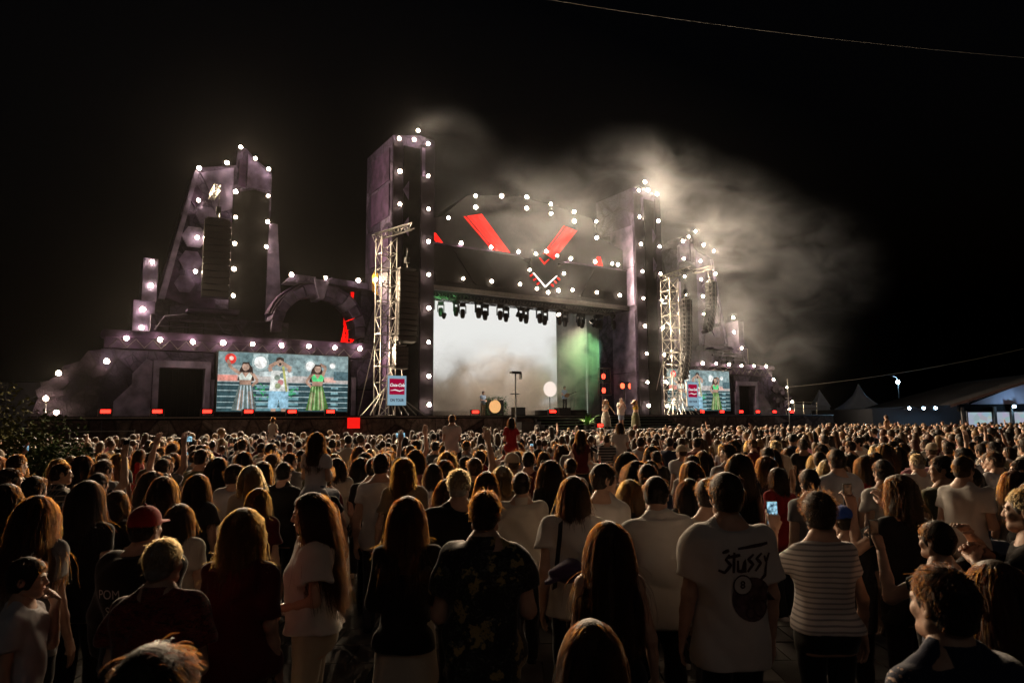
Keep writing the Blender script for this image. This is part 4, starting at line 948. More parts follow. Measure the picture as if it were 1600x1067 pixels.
# ---- head, with its face; the pivot is the top of the neck, y is forward
def make_head(fem, vox=.0055):
    f = Field((-.105, -.125, -.085), (.105, .14, .245), vox)
    f.cone((0, -.012, -.08), (0, -.012, .06), .050 if fem else .056, .050 if fem else .056, .02)
    f.ball((0, -.010, .132), (.076, .098, .093), .03)
    f.ball((0, .028, .078), (.060, .070, .082), .03)
    f.cone((-.02, .072, .016), (.02, .072, .016), .018 if fem else .022, .018 if fem else .022, .03)
    for s in (-1, 1):
        f.cone((s * .014, .07, .014), (s * .050, .004, .040), .016, .02, .025)
        f.cone((s * .012, .093, .121), (s * .045, .080, .120), .010, .010, .014)
        f.ball((s * .040, .070, .078), (.022, .022, .022), .02)
        f.ball((s * .031, .101, .104), (.018, .014, .012), .008, True)
        f.ball((s * .031, .082, .103), .0135, .002)
        f.ball((s * .078, -.012, .100), (.010, .020, .032), .008)
        f.ball((s * .086, -.006, .102), (.006, .011, .019), .006, True)
    f.cone((0, .096, .112), (0, .112, .078), .008, .012, .010)
    for s in (-1, 1): f.ball((s * .011, .104, .073), .009, .008)
    f.cone((-.018, .091, .052), (.018, .091, .052), .007, .007, .008); f.cone((-.015, .090, .041), (.015, .090, .041), .008, .008, .008)
    f.cone((-.022, .101, .0468), (.022, .101, .0468), .0025, .0025, .004, True)
    return f.mesh()
# ---- hand: fingers along +x, palm facing -z, thumb at +y
def make_hand(curl, spread=.0, vox=.0045):
    f = Field((-.03, -.075, -.12), (.21, .095, .04), vox)
    f.cone((-.02, 0, 0), (.02, 0, 0), .026, .026, .02, flat=(2, 1.25))
    for i, (y, L) in enumerate(((-.033, .058), (-.011, .074), (.012, .080), (.034, .070))):
        f.cone((.012, y * .6, 0), (.084, y, 0), .0155, .0125, .012)
        p = np.array((.086, y, 0.)); a = curl * .55; r = .0098
        for sgl, da in ((.44, 0), (.32, .9), (.24, .7)):
            d = np.array((math.cos(a), spread * y * 6, -math.sin(a))); q = p + d * L * sgl * 1.25
            f.cone(p, q, r, r * .92, .004); p = q; r *= .92; a += curl * da
    f.cone((.018, .022, -.004), (.052, .050, -.016), .0155, .012, .012)
    f.cone((.052, .050, -.016), (.082, .056 - .02 * curl, -.026 - .02 * curl), .0115, .010, .004)
    f.cone((.082, .056 - .02 * curl, -.026 - .02 * curl), (.104, .052 - .03 * curl, -.034 - .03 * curl), .010, .0085, .004)
    return f.mesh()
def eye_mesh():
    b = MB()
    for s in (-1, 1):
        b.mi = 0; b.sphere((s * .031, .0835, .103), .0135, 10, 8)
        b.mi = 1; b.sphere((s * .031, .0925, .103), (.0078, .0055, .0078), 8, 6)
        b.mi = 2; b.tube([(s * .014, .1035, .122), (s * .032, .1015, .1265), (s * .048, .089, .121)], [.003, .004, .002], 5)
        b.mi = 3; b.tube([(s * .02, .097, .0468), (0, .1015, .0475)], [.004, .0065], 5)
    me = b.mesh('eyes', [mat('eye_white', (.42, .39, .36), .3), mat('iris', (.03, .018, .01), .15), HAIR['dark'][1], mat('lips', (.36, .13, .11), .45)], smooth=True)
    return me
EYES = []
HEADS = {}; HANDS = {}
def head_mesh(fem, lod):
    if (fem, lod) not in HEADS: HEADS[fem, lod] = make_head(fem, .0055 if lod == 0 else .0105)
    return HEADS[fem, lod]
def hand_mesh(curl, lod):
    if (curl, lod) not in HANDS: HANDS[curl, lod] = make_hand(curl, vox=.0045 if lod == 0 else .009)
    return HANDS[curl, lod]

# ---- hair
ZH = lambda phi: np.interp(np.abs(phi), [0, .6, 1.2, 1.6, 2.0, math.pi], [.178, .170, .140, .118, .075, .048])   # hairline height by angle from the front
def scalp(n, rng, grow=.004):
    out = []
    while len(out) < n:
        u = rng.normal(size=(n * 3, 3)); u /= np.linalg.norm(u, axis=1)[:, None]
        p = u * (np.array((.076, .098, .093)) + grow) + np.array((0, -.010, .132))
        ph = np.arctan2(p[:, 0], p[:, 1])
        out += list(np.concatenate([p, u], 1)[p[:, 2] > ZH(ph) - .004])
    a = np.array(out[:n]); return a[:, :3], a[:, 3:]
def grow_hair(style, n, seed, length=None, steps=None):
    """strands in head space: (n, steps, 3)"""
    rng = np.random.default_rng(seed); p, nrm = scalp(n, rng)
    ph = np.arctan2(p[:, 0], p[:, 1]); top = np.clip((p[:, 2] - .13) / .09, 0, 1)
    short = style in ('short', 'crop', 'tousled', 'curlyshort')
    st = steps or (6 if short else 14)
    if style == 'crop': L = .014 + .018 * top
    elif style == 'short': L = .020 + .045 * top
    elif style == 'tousled': L = .026 + .045 * top
    elif style == 'curlyshort': L = .045 + .05 * top
    elif style == 'bob': L = np.full(n, length or .26)
    elif style == 'curlybob': L = np.full(n, length or .34)
    else: L = np.full(n, length or .50)
    L = L * rng.uniform(.72, 1.1, n)
    j = rng.normal(size=(n, 3))
    if short:
        comb = np.stack([.25 * np.sign(p[:, 0]), np.where(top > .4, .75, -.15), -.75 + .35 * top], 1)
        w = {'crop': .35, 'short': .28, 'tousled': .35, 'curlyshort': .6}[style]
        d = nrm * {'crop': .5, 'short': .30, 'tousled': .38, 'curlyshort': .7}[style] + comb + j * w
    else:
        sx = np.sign(p[:, 0] + rng.normal(0, .01, n))
        d = nrm * .35 + np.stack([sx * .75, -.25 + 0 * sx, .05 - .5 * (1 - top)], 1) + j * .12
    d /= np.linalg.norm(d, axis=1)[:, None]
    out = [p.copy()]; q = p.copy(); ph0 = rng.uniform(0, 6.28, n); fr = rng.uniform(.8, 1.25, n)
    curl = {'curlybob': .9, 'wavy': .38, 'crimped': .5, 'curlyshort': 1.0, 'tousled': .35}.get(style, .10)
    for i in range(1, st):
        t = i / (st - 1)
        if short: d = d + np.array((0, 0, -.28 if style != 'curlyshort' else -.12)) + rng.normal(size=(n, 3)) * curl * .35
        else:
            w = (8 if style == 'curlybob' else 16 if style == 'crimped' else 6) * fr * t * 3 + ph0
            d = d * .62 + np.array((0, -.02, -.55)) + np.stack([np.cos(w), np.sin(w), 0 * w], 1) * curl * .42 + rng.normal(size=(n, 3)) * .05
        d /= np.linalg.norm(d, axis=1)[:, None]
        q = q + d * (L / (st - 1))[:, None]
        # keep out of the skull, the face, the neck and the shoulders
        for c, r in (((0, -.010, .132), (.080, .102, .097)), ((0, .02, .07), (.066, .074, .085)), ((0, -.012, -.02), (.058, .060, .12)), ((0, -.012, -.235), (.215, .118, .190))):
            if short and c[2] < .1: continue
            e = (q - np.array(c)) / np.array(r); m = np.linalg.norm(e, axis=1); k = m < 1
            if k.any(): q[k] = np.array(c) + e[k] / np.maximum(m[k], .2)[:, None] * np.array(r)
        if not short:      # hair hangs beside and behind the face, not across it
            k = (q[:, 1] > .045) & (np.abs(q[:, 0]) < .078) & (q[:, 2] > -.04) & (q[:, 2] < .17)
            q[k, 1] = .045
        out.append(q.copy())
    out = np.stack(out, 1)
    nf_ = max(1, n // 16)        # a few loose hairs stand off the rest
    dv = rng.normal(size=(nf_, 1, 3)) * np.linspace(0, 1, st)[None, :, None] ** 1.5 * (.007 if short else .03)
    dv = dv + nrm[:nf_, None, :] * np.linspace(0, 1, st)[None, :, None] * (.004 if short else .015)
    out[:nf_] += dv
    return out
def curves_data(name, st, radius, m):
    n, k, _ = st.shape
    c = bpy.data.hair_curves.new(name)
    c.add_curves([k] * n)
    c.attributes['position'].data.foreach_set('vector', np.ascontiguousarray(st, np.float32).ravel())
    ra = c.attributes.get('radius') or c.attributes.new('radius', 'FLOAT', 'POINT')
    tp = np.linspace(1, .35, k)[None, :] * np.random.default_rng(1).uniform(.7, 1.2, n)[:, None] * radius
    ra.data.foreach_set('value', np.ascontiguousarray(tp, np.float32).ravel())
    c.materials.append(m)
    return c
def hair_base(style, length, vox=.009):
    """the solid mass of the hair beneath the loose strands, in head space"""
    L = length or {'bob': .26, 'curlybob': .34}.get(style, .5)
    f = Field((-.17, -.19, -.55 if L > .3 else -.2), (.17, .15, .27), vox)
    g = {'crop': .004, 'short': .010, 'tousled': .016, 'curlyshort': .026, 'buzz': .002}.get(style, .012)
    f.ball((0, -.010, .132), (.076 + g, .098 + g, .093 + g * (1.5 if style in ('short', 'tousled', 'curlyshort') else 1)), 0)
    if style in ('crop', 'short', 'tousled', 'curlyshort', 'buzz'):
        f.cone((0, -.045, .07), (0, -.03, .12), .058 + g * .5, .07, .02)
    else:
        zb = max(.132 + .06 - L, -.50); wide = .105 if style in ('curlybob', 'wavy') else .092
        zs = [zb, zb + .05, -.10, 0, .08, .16] if zb < -.2 else [zb, zb + .03, zb + .06, .05, .1, .16]
        w = [wide * .80, wide * .98, wide * 1.08, wide, wide * .93, .07]; d = [.018, .03, .042, .055, .07, .07]
        c = [-.125, -.125, -.10, -.062, -.04, -.025]
        if zb >= -.2: c = [-.05, -.05, -.05, -.05, -.04, -.03]; d = [.04, .055, .06, .07, .07, .07]
        f.prof(zs, w, d, c, .02, 2.2)
    # cut the face and the hairline
    f.ball((0, .075, .065), (.074, .075, .108), .012, True)
    if style in ('crop', 'short', 'tousled', 'buzz', 'curlyshort'):
        f.cone((0, -.02, -.16), (0, -.02, -.060), .11, .11, .012, True)
        for s in (-1, 1): f.ball((s * .085, .0, .085), (.02, .028, .04), .01, True)
    f.wrinkle(.003 if style != 'curlybob' else .007, 3, 1.2)
    return f.mesh()

# hair and skin and cloth materials
def hair_mat(name, mel, red, rough=.38):
    if name in MATS: return MATS[name]
    m, n, l, b = new_mat(name); n.remove(b)
    h = n.new('ShaderNodeBsdfHairPrincipled'); h.parametrization = 'MELANIN'
    h.inputs['Melanin'].default_value = mel; h.inputs['Melanin Redness'].default_value = red
    h.inputs['Roughness'].default_value = rough; h.inputs['Radial Roughness'].default_value = .5
    h.inputs['Random Color'].default_value = .25
    l.new(h.outputs[0], n['Material Output'].inputs[0]); MATS[name] = m
    return m
HAIR = {}
for nm, mel, red, col in (('black', .94, .15, (.010, .008, .007)), ('dark', .88, .2, (.020, .013, .009)), ('brown', .77, .22, (.045, .026, .014)), ('red', .55, .9, (.12, .030, .010)),
                          ('blond', .46, .3, (.20, .13, .065)), ('grey', .30, .1, (.20, .19, .18)), ('auburn', .76, .5, (.06, .020, .010))):
    HAIR[nm] = (hair_mat('hair_strand_' + nm, mel, red), mat('hair_mass_' + nm, col, .55, var=.35, scale=40, bump=.5, bscale=120, spec=.3))
SKIN = [mat('skin_fair', (.50, .31, .225), .5, var=.10, scale=18, bump=.12, bscale=150), mat('skin_tan', (.40, .235, .16), .5, var=.10, scale=18, bump=.12, bscale=150), mat('skin_brown', (.22, .12, .08), .5, var=.12, scale=18, bump=.12, bscale=150)]
def cloth(name, col, var=.05):
    m = mat('cloth_' + name, col, .85, var=var, scale=9, bump=.3, bscale=220, spec=.15); fuzz(m); return m
def fuzz(m):
    b = m.node_tree.nodes['Principled BSDF']; b.inputs['Sheen Weight'].default_value = .35; b.inputs['Sheen Roughness'].default_value = .35
CL = {k: cloth(k, c) for k, c in dict(white=(.60, .57, .54), cream=(.52, .47, .40), pale=(.46, .46, .50), grey=(.20, .20, .21), black=(.016, .015, .016), charcoal=(.04, .04, .044), navy=(.025, .032, .065), red=(.34, .025, .025), wine=(.10, .016, .020),
                              pink=(.46, .20, .24), sky=(.25, .34, .48), olive=(.10, .10, .055), beige=(.42, .35, .27), denim=(.06, .085, .15), tan=(.30, .21, .13), yellow=(.5, .33, .05), green=(.03, .16, .06), blue=(.03, .09, .42), purple=(.07, .045, .11)).items()}
def striped(name, c1, c2, per, duty=.5, axis=2, extra=None):
    m, n, l, b = new_mat('cloth_' + name); b.inputs['Roughness'].default_value = .85
    tc = n.new('ShaderNodeTexCoord'); sp = n.new('ShaderNodeSeparateXYZ'); l.new(tc.outputs['Object'], sp.inputs[0])
    fac = None
    for ax in ([axis] if extra is None else [axis, extra]):
        a = n.new('ShaderNodeMath'); a.operation = 'PINGPONG'; a.inputs[1].default_value = per / 2; l.new(sp.outputs[ax], a.inputs[0])
        g = n.new('ShaderNodeMath'); g.operation = 'GREATER_THAN'; g.inputs[1].default_value = per / 2 * (1 - duty); l.new(a.outputs[0], g.inputs[0])
        if fac is None: fac = g.outputs[0]
        else:
            mx = n.new('ShaderNodeMath'); mx.operation = 'MAXIMUM'; l.new(fac, mx.inputs[0]); l.new(g.outputs[0], mx.inputs[1]); fac = mx.outputs[0]
    mix = n.new('ShaderNodeMix'); mix.data_type = 'RGBA'; mix.inputs[6].default_value = (*c1, 1); mix.inputs[7].default_value = (*c2, 1)
    l.new(fac, mix.inputs[0]); l.new(mix.outputs[2], b.inputs['Base Color']); CL[name] = m; fuzz(m)
def blotched(name, base, spots, scale, lo=.62, stretch=(1, 1, 1)):
    """printed cloth: shapes of several colours on a ground"""
    m, n, l, b = new_mat('cloth_' + name); b.inputs['Roughness'].default_value = .8
    tc = n.new('ShaderNodeTexCoord'); mp = n.new('ShaderNodeMapping'); mp.inputs['Scale'].default_value = stretch; l.new(tc.outputs['Object'], mp.inputs[0])
    wz = n.new('ShaderNodeTexNoise'); wz.inputs['Scale'].default_value = scale * 3.5; l.new(mp.outputs[0], wz.inputs['Vector'])
    wa = n.new('ShaderNodeVectorMath'); wa.operation = 'MULTIPLY_ADD'; l.new(wz.outputs['Color'], wa.inputs[0]); wa.inputs[1].default_value = (.16,) * 3; l.new(mp.outputs[0], wa.inputs[2])
    prev = None
    for i, c in enumerate(spots):
        v = n.new('ShaderNodeTexVoronoi' if i == 0 else 'ShaderNodeTexNoise'); v.inputs['Scale'].default_value = scale * (1 + .6 * i)
        l.new(wa.outputs[0], v.inputs['Vector'])
        r = n.new('ShaderNodeMapRange')
        if i == 0: r.inputs[1].default_value = .40; r.inputs[2].default_value = .34; src = v.outputs['Distance']
        else: v.inputs['Detail'].default_value = 4; v.inputs['Distortion'].default_value = 2.0; r.inputs[1].default_value = lo; r.inputs[2].default_value = lo + .03; src = v.outputs['Fac']
        l.new(src, r.inputs[0])
        mix = n.new('ShaderNodeMix'); mix.data_type = 'RGBA'; mix.inputs[7].default_value = (*c, 1)
        if prev is None: mix.inputs[6].default_value = (*base, 1)
        else: l.new(prev, mix.inputs[6])
        l.new(r.outputs[0], mix.inputs[0]); prev = mix.outputs[2]
    l.new(prev, b.inputs['Base Color']); CL[name] = m; fuzz(m)
striped('rib', (.60, .56, .54), (.26, .24, .25), .032, .35)
striped('stripe', (.04, .04, .045), (.42, .40, .38), .07, .30)
striped('check', (.03, .03, .03), (.34, .30, .24), .06, .22, 2, 0)
blotched('floral', (.012, .012, .014), [(.34, .26, .10), (.05, .06, .045), (.09, .09, .085)], 7, .60)
blotched('redprint', (.17, .018, .018), [(.05, .008, .010), (.30, .05, .035), (.02, .010, .010)], 9, .56, (1, 1, 3.2))
blotched('dancerprint', (.30, .30, .26), [(.12, .14, .16), (.55, .50, .40)], 11, .55)

ARMS = dict(  # elbow, wrist relative to the shoulder (right side, 1.75 m tall), hand curl
    hang=((.055, -.03, -.285), (.075, .045, -.53), .5),
    front=((.05, .0, -.28), (-.06, .20, -.30), .9),
    belly=((.06, -.02, -.28), (-.10, .21, -.36), .7),
    phone=((.09, .18, -.16), (.0, .30, .10), 1.2),
    phonelow=((.05, .05, -.27), (-.10, .26, -.14), 1.2),
    face=((.07, .14, -.24), (-.10, .20, .03), 1.1),
    up=((.10, .10, .22), (.06, .14, .50), .5),
    upwide=((.20, .08, .16), (.22, .16, .42), .4),
    head=((.26, .02, .08), (.02, -.02, .24), .8),
    pocket=((.10, -.05, -.27), (.05, .06, -.48), 1.2),
    wide=((.20, .04, -.17), (.30, .14, -.36), .5),
    hip=((.18, -.08, -.23), (.00, .07, -.42), 1.0),
    held=((.10, .16, -.18), (-.12, .30, -.06), .9))
def basis(d, up):
    d = np.array(d, float); d /= np.linalg.norm(d); u = np.array(up, float); u = u - d * (u @ d); u /= np.linalg.norm(u)
    return np.stack([d, np.cross(u, d), u], 1)

def body_meshes(fem=False, build=1.0, arms=('hang', 'hang'), yaw=0., pitch=0., tilt=0., top='tee', fit=.022, sleeve=.52, hem=.80, bottom='trousers', seed=0, lod=0, stance=.0, sit=False, bust=.0):
    """meshes of one person 1.75 m tall standing at the origin, facing +y"""
    rng = np.random.default_rng(seed + 100); vox = (.0145, .021)[lod]
    sw = (.150 if fem else .172) * (.6 + .4 * build)
    zs = [.78, .88, .95, 1.05, 1.15, 1.25, 1.35, 1.42, 1.46, 1.50]
    if fem: w = [.168, .178, .168, .136, .138, .152, .155, .145, .095, .055]; d = [.10, .120, .112, .095, .098, .108, .10, .085, .065, .05]
    else: w = [.158, .165, .162, .155, .160, .175, .182, .170, .110, .060]; d = [.10, .115, .112, .108, .112, .120, .115, .095, .075, .055]
    fat = max(build, .9); w = [a * build * .94 for a in w]; d = [a * (build if i < 6 else .5 + .5 * build) for i, a in enumerate(d)]
    c = [-.01, -.014, -.006, .008, .006, -.004, -.014, -.014, -.008, -.004]
    J = {}
    for s, arm in ((-1, arms[0]), (1, arms[1])):
        e, wr, curl = ARMS[arm] if isinstance(arm, str) else arm
        sh = np.array((s * sw, -.014, 1.400)); fl = np.array((s, 1, 1))
        if arm in ('up', 'upwide', 'head'): sh = sh + np.array((-s * .01, 0, .03))
        jit = rng.normal(0, .012, 3)
        J[s] = (sh, sh + np.array(e) * fl + jit, sh + np.array(wr) * fl + jit * 1.5, curl, arm)
    xs = max(abs(J[s][i][0]) for s in (-1, 1) for i in range(3)) + .12
    ymax = max(max(J[s][i][1] for i in range(3)) for s in (-1, 1)) + .1; zmax = max(1.56, max(J[s][2][2] for s in (-1, 1)) + .06)
    lo = (-xs, -.27, -.01); hi = (xs, max(.24, ymax), zmax)
    if sit: hi = (hi[0], max(hi[1], .62), hi[2])
    ar = (.044, .036, .033, .024) if fem else (.050, .043, .039, .028)
    hipx = .088 * (.7 + .3 * build)
    legs = {}
    for s in (-1, 1):
        hp = np.array((s * hipx, 0, .90)); 
        if sit: legs[s] = (hp, np.array((s * .13, .40, .86)), np.array((s * .12, .46, .46)), None)
        else:
            o = stance * s * .06 + rng.normal(0, .01); y = rng.normal(0, .03)
            legs[s] = (hp, np.array((s * hipx + o * .5, .02 + y * .5, .49)), np.array((s * hipx + o, -.025 + y, .085)), np.array((s * (hipx + .02) + o, .12 + y, .03)))
    lr = (.080, .052, .036) if not fem else (.086, .052, .034); lr = tuple(r * (.4 + .6 * build) for r in lr)
    B = Field(lo, hi, vox)
    B.prof(zs, w, d, c, .03)
    B.cone((0, -.012, 1.44), (0, .002, 1.55), .058 if not fem else .048, .052 if not fem else .044, .04)
    for s in (-1, 1):
        sh, el, wr, curl, arm = J[s]
        B.cone((s * sw * .75, -.02, 1.41), (s * .03, -.015, 1.50), .036, .042, .05)
        B.cone((s * sw * .45, -.01, 1.36), sh, .062, ar[0] + .006, .04)
        B.cone(sh, el, ar[0], ar[1], .03); B.cone(el, (el * .6 + wr * .4), ar[1], ar[2], .02); B.cone(el * .6 + wr * .4, wr, ar[2], ar[3], .02)
        h, k, a, t = legs[s]
        B.cone(h, k, lr[0], lr[1], .03); B.cone(k, k * .65 + a * .35, lr[1], lr[1] * 1.0, .02); B.cone(k * .65 + a * .35, a, lr[1], lr[2], .02)
        if t is not None: B.cone(a + (0, -.02, -.03), t, .04, .03, .03)
        else: B.cone(a, a + np.array((0, .15, -.05)), .036, .028, .03)
    if fem:
        for s in (-1, 1): B.ball((s * .07, .075, 1.25), (.058, .05, .055), .03)
    parts = [B.mesh()]
    hm = rot(-yaw, -pitch, tilt); hp_ = np.array((0, .010, 1.522))
    hv, hq = head_mesh(fem, lod)
    parts.append((hv @ hm.T + hp_, hq))
    wr_out = {}
    for s in (-1, 1):
        sh, el, wr, curl, arm = J[s]
        fd = wr - el; fd = fd / np.linalg.norm(fd)
        if arm in ('phone', 'phonelow'): fd = fd * .5 + np.array((0, .25, .6)); up = (0, -1, .2)
        elif arm in ('up', 'upwide'): up = (0, -1, 0)
        elif arm in ('front', 'belly', 'held', 'face'): up = (0, .6, .8)
        else: up = (s, .2, 0)
        bm_ = basis(fd, up)
        v, q = hand_mesh(round(curl, 1), lod); v = v.copy(); q = q.copy()
        if s < 0: v[:, 1] *= -1; q = q[:, ::-1]
        parts.append((v @ bm_.T + wr, q)); wr_out[s] = (wr, bm_)
    out = {'body': join(parts), 'head_m': (hm, hp_), 'wrist': wr_out}
    # upper garment
    z0 = min(hem, 1.0)
    U = Field((lo[0], lo[1], hem - .05), (hi[0], hi[1], zmax), vox * .95)
    fl = fit * (1.6 if top == 'loose' else 1)
    ww = np.array(w) + fl; dd = np.array(d) + fl * .9; zz = np.array(zs)
    wz = [hem - .03] + [z for z in zs if z > hem and z < 1.49]; W2 = np.interp(wz, zz, ww); D2 = np.interp(wz, zz, dd); C2 = np.interp(wz, zz, c)
    if top in ('tee', 'loose', 'shirt', 'jacket'):      # cloth hangs from the shoulders rather than hugging the waist
        k = .75 if not fem or top == 'loose' else .35
        mxw = np.interp(1.30, zz, ww); mxd = np.interp(1.25, zz, dd)
        for i, z in enumerate(wz):
            if z < 1.25: W2[i] = max(W2[i], W2[i] * (1 - k) + mxw * .97 * k); D2[i] = max(D2[i], D2[i] * (1 - k) + mxd * k)
    U.prof(wz, list(W2), list(D2), list(C2), .02)
    if fem:
        for s in (-1, 1): U.ball((s * .07, .078, 1.25), (.062 + fl * .6, .052 + fl * .6, .060), .04)
        if hem < .97:
            for s in (-1, 1): U.ball((s * .07, -.085, .90), (.092 + fl, .076 + fl, .10), .05)
    for s in (-1, 1):
        sh, el, wr, curl, arm = J[s]
        if top != 'tank':
            U.cone((s * sw * .8, -.018, 1.408), (s * .045, -.014, 1.487), .038 + fl * .4, .040, .04)
            U.cone((s * sw * .45, -.01, 1.36), sh, .064 + fl * .6, ar[0] + .004 + fl * .5, .04)
            if sleeve > 1.01:
                U.cone(sh, el, ar[0] + .004 + fl * .5, ar[1] + fl * .9, .03); q = el + (wr - el) * min(1, sleeve - 1); U.cone(el, q, ar[1] + fl * .9, ar[3] + fl * .8 + .006, .02, cut=True)
            elif sleeve > 0: U.cone(sh, sh + (el - sh) * sleeve, ar[0] + .004 + fl * .5, ar[0] + fl * 1.15, .02, cut=True)
        else:
            U.cone((s * .085, -.06, 1.36), (s * .075, -.045, 1.45), .02, .016, .02); U.cone((s * .08, .05, 1.36), (s * .075, -.01, 1.465), .02, .016, .02)
    U.wrinkle(.015 if top != 'tank' else .003, seed)
    U.half(2, hem)
    if top == 'tank': U.half(2, 1.40, False) if False else None
    # neck opening
    U.cone((0, .012, 1.44), (0, .016, 1.62), .052 if not fem else .060, .072, .006, True)
    out['top'] = U.mesh()
    if top in ('shirt',):
        Cc = Field((-.12, -.13, 1.41), (.11, .11, 1.56), .008)
        Cc.cone((0, -.014, 1.455), (0, -.006, 1.512), .088, .079, 0); Cc.half(2, 1.525, False); Cc.cone((0, -.006, 1.44), (0, .006, 1.57), .066, .070, .0, True); Cc.ball((0, .10, 1.50), (.05, .06, .05), .01, True)
        out['collar'] = Cc.mesh()
    # lower garment
    zl = {'trousers': .05, 'shorts': .52, 'skirt': .58, 'longskirt': .16, 'miniskirt': .66, 'jeans': .06}[bottom]
    if sit: zl = .42
    hi2 = (hi[0], max(hi[1], .62) if sit else .26, 1.06)
    Lw = Field((min(lo[0], -.3), -.27, zl - .04), (max(hi2[0], .3), hi2[1], hi2[2]), vox)
    tz = [.80, .88, .95, 1.02]; Lw.prof(tz, list(np.interp(tz, zz, w) + .011), list(np.interp(tz, zz, d) + .011), list(np.interp(tz, zz, c)), .03)
    if 'skirt' in bottom and not sit:
        fl_ = {'skirt': .06, 'longskirt': .13, 'miniskirt': .03}[bottom]
        sz = [zl, .80, .95, 1.02]; Lw.prof(sz, [w[1] + fl_, w[1] + fl_ * .5, w[2] + .011, w[3] + .011], [d[1] + fl_, d[1] + fl_ * .5, d[2] + .011, d[3] + .011], [0, -.008, -.006, 0], .02)
    else:
        ex = .016 if bottom != 'jeans' else .010
        if bottom == 'shorts': ex = .024
        for s in (-1, 1):
            h, k, a, t = legs[s]
            Lw.cone(h, k, lr[0] + ex * .8, lr[1] + ex, .025); Lw.cone(k, a, lr[1] + ex, lr[2] + ex * 1.5, .02)
            if fem: Lw.ball((s * .07, -.085, .90), (.075 + ex, .06 + ex, .08), .05)
    Lw.wrinkle(.0035, seed + 5, 1.4)
    Lw.half(2, zl); Lw.half(2, 1.02, False)
    out['bottom'] = Lw.mesh()
    if not sit:
        Sh = Field((lo[0], -.2, -.005), (hi[0], .26, .14), .011)
        for s in (-1, 1):
            h, k, a, t = legs[s]
            Sh.cone(a + (0, -.03, -.04), (t[0], t[1] - .01, .042), .044, .036, .02, flat=(2, 1.05)); Sh.cone(a + (0, -.01, -.03), a + (0, -.005, .0), .044, .042, .02)
        Sh.half(2, .004); out['shoes'] = Sh.mesh()
    return out

STR = {}
def hair_objects(spec, root, seed, lod, hm, hp):
    """spec: (style, colour, length, count)"""
    style, colr, length, n = spec
    sm, bm_ = HAIR[colr]
    M4 = Matrix.Translation(hp.tolist()) @ Matrix(hm.tolist()).to_4x4()
    key = (style, colr, length, lod, seed if lod == 0 else seed % 3)
    if key not in STR:
        base = to_mesh('hair', hair_base(style, length, .009 if lod == 0 else .014), bm_)
        cd = None
        if style != 'buzz':
            long_ = style not in ('short', 'crop', 'tousled', 'curlyshort')
            nn = n or (2600 if long_ else 2200); rad = .0016 if long_ else .0013
            if lod: nn = int(nn * .4); rad *= 1.8
            cd = curves_data('strands', grow_hair(style, nn, seed, length, None if lod == 0 else (9 if long_ else 4)), rad, sm)
        STR[key] = (base, cd)
    base, cd = STR[key]
    o = bpy.data.objects.new('hair', base); COL.objects.link(o); o.parent = root; o.matrix_local = M4
    if cd is not None:
        s = bpy.data.objects.new('strands', cd); COL.objects.link(s); s.parent = o
    return o
def put(name, vq, m, root):
    o = bpy.data.objects.new(name, to_mesh(name, vq, m)); COL.objects.link(o); o.parent = root
    return o
PHONE = {}
def phone_parts(root, lit):
    """phone lying in its own frame: x width, y thickness (screen at -y), z height"""
    k = 'on' if lit else 'off'
    if k not in PHONE:
        PHONE[k] = (MB().box(-.037, .037, -.003, .005, -.077, .077).mesh('case', M_CAB),
                    MB().box(-.034, .034, -.0042, -.0031, -.073, .073).mesh('screen', PHONE_LIT if lit else mat('dark_screen', (.01, .01, .012), .1, spec=.7)))
    for nm, me in zip(('case', 'screen'), PHONE[k]):
        o = bpy.data.objects.new(nm, me); COL.objects.link(o); o.parent = root
def video_mat():
    m, n, l, b = new_mat('phone_picture'); n.remove(b)
    tc = n.new('ShaderNodeTexCoord'); nz = n.new('ShaderNodeTexNoise'); nz.inputs['Scale'].default_value = 30; l.new(tc.outputs['Object'], nz.inputs['Vector'])
    r = n.new('ShaderNodeValToRGB'); r.color_ramp.elements[0].position = .4; r.color_ramp.elements[0].color = (.02, .05, .08, 1); r.color_ramp.elements[1].position = .62; r.color_ramp.elements[1].color = (.35, .62, .75, 1)
    l.new(nz.outputs['Fac'], r.inputs[0]); e = n.new('ShaderNodeEmission'); l.new(r.outputs[0], e.inputs[0]); e.inputs[1].default_value = 1.3
    l.new(e.outputs[0], n['Material Output'].inputs[0]); return m
PHONE_LIT = video_mat()
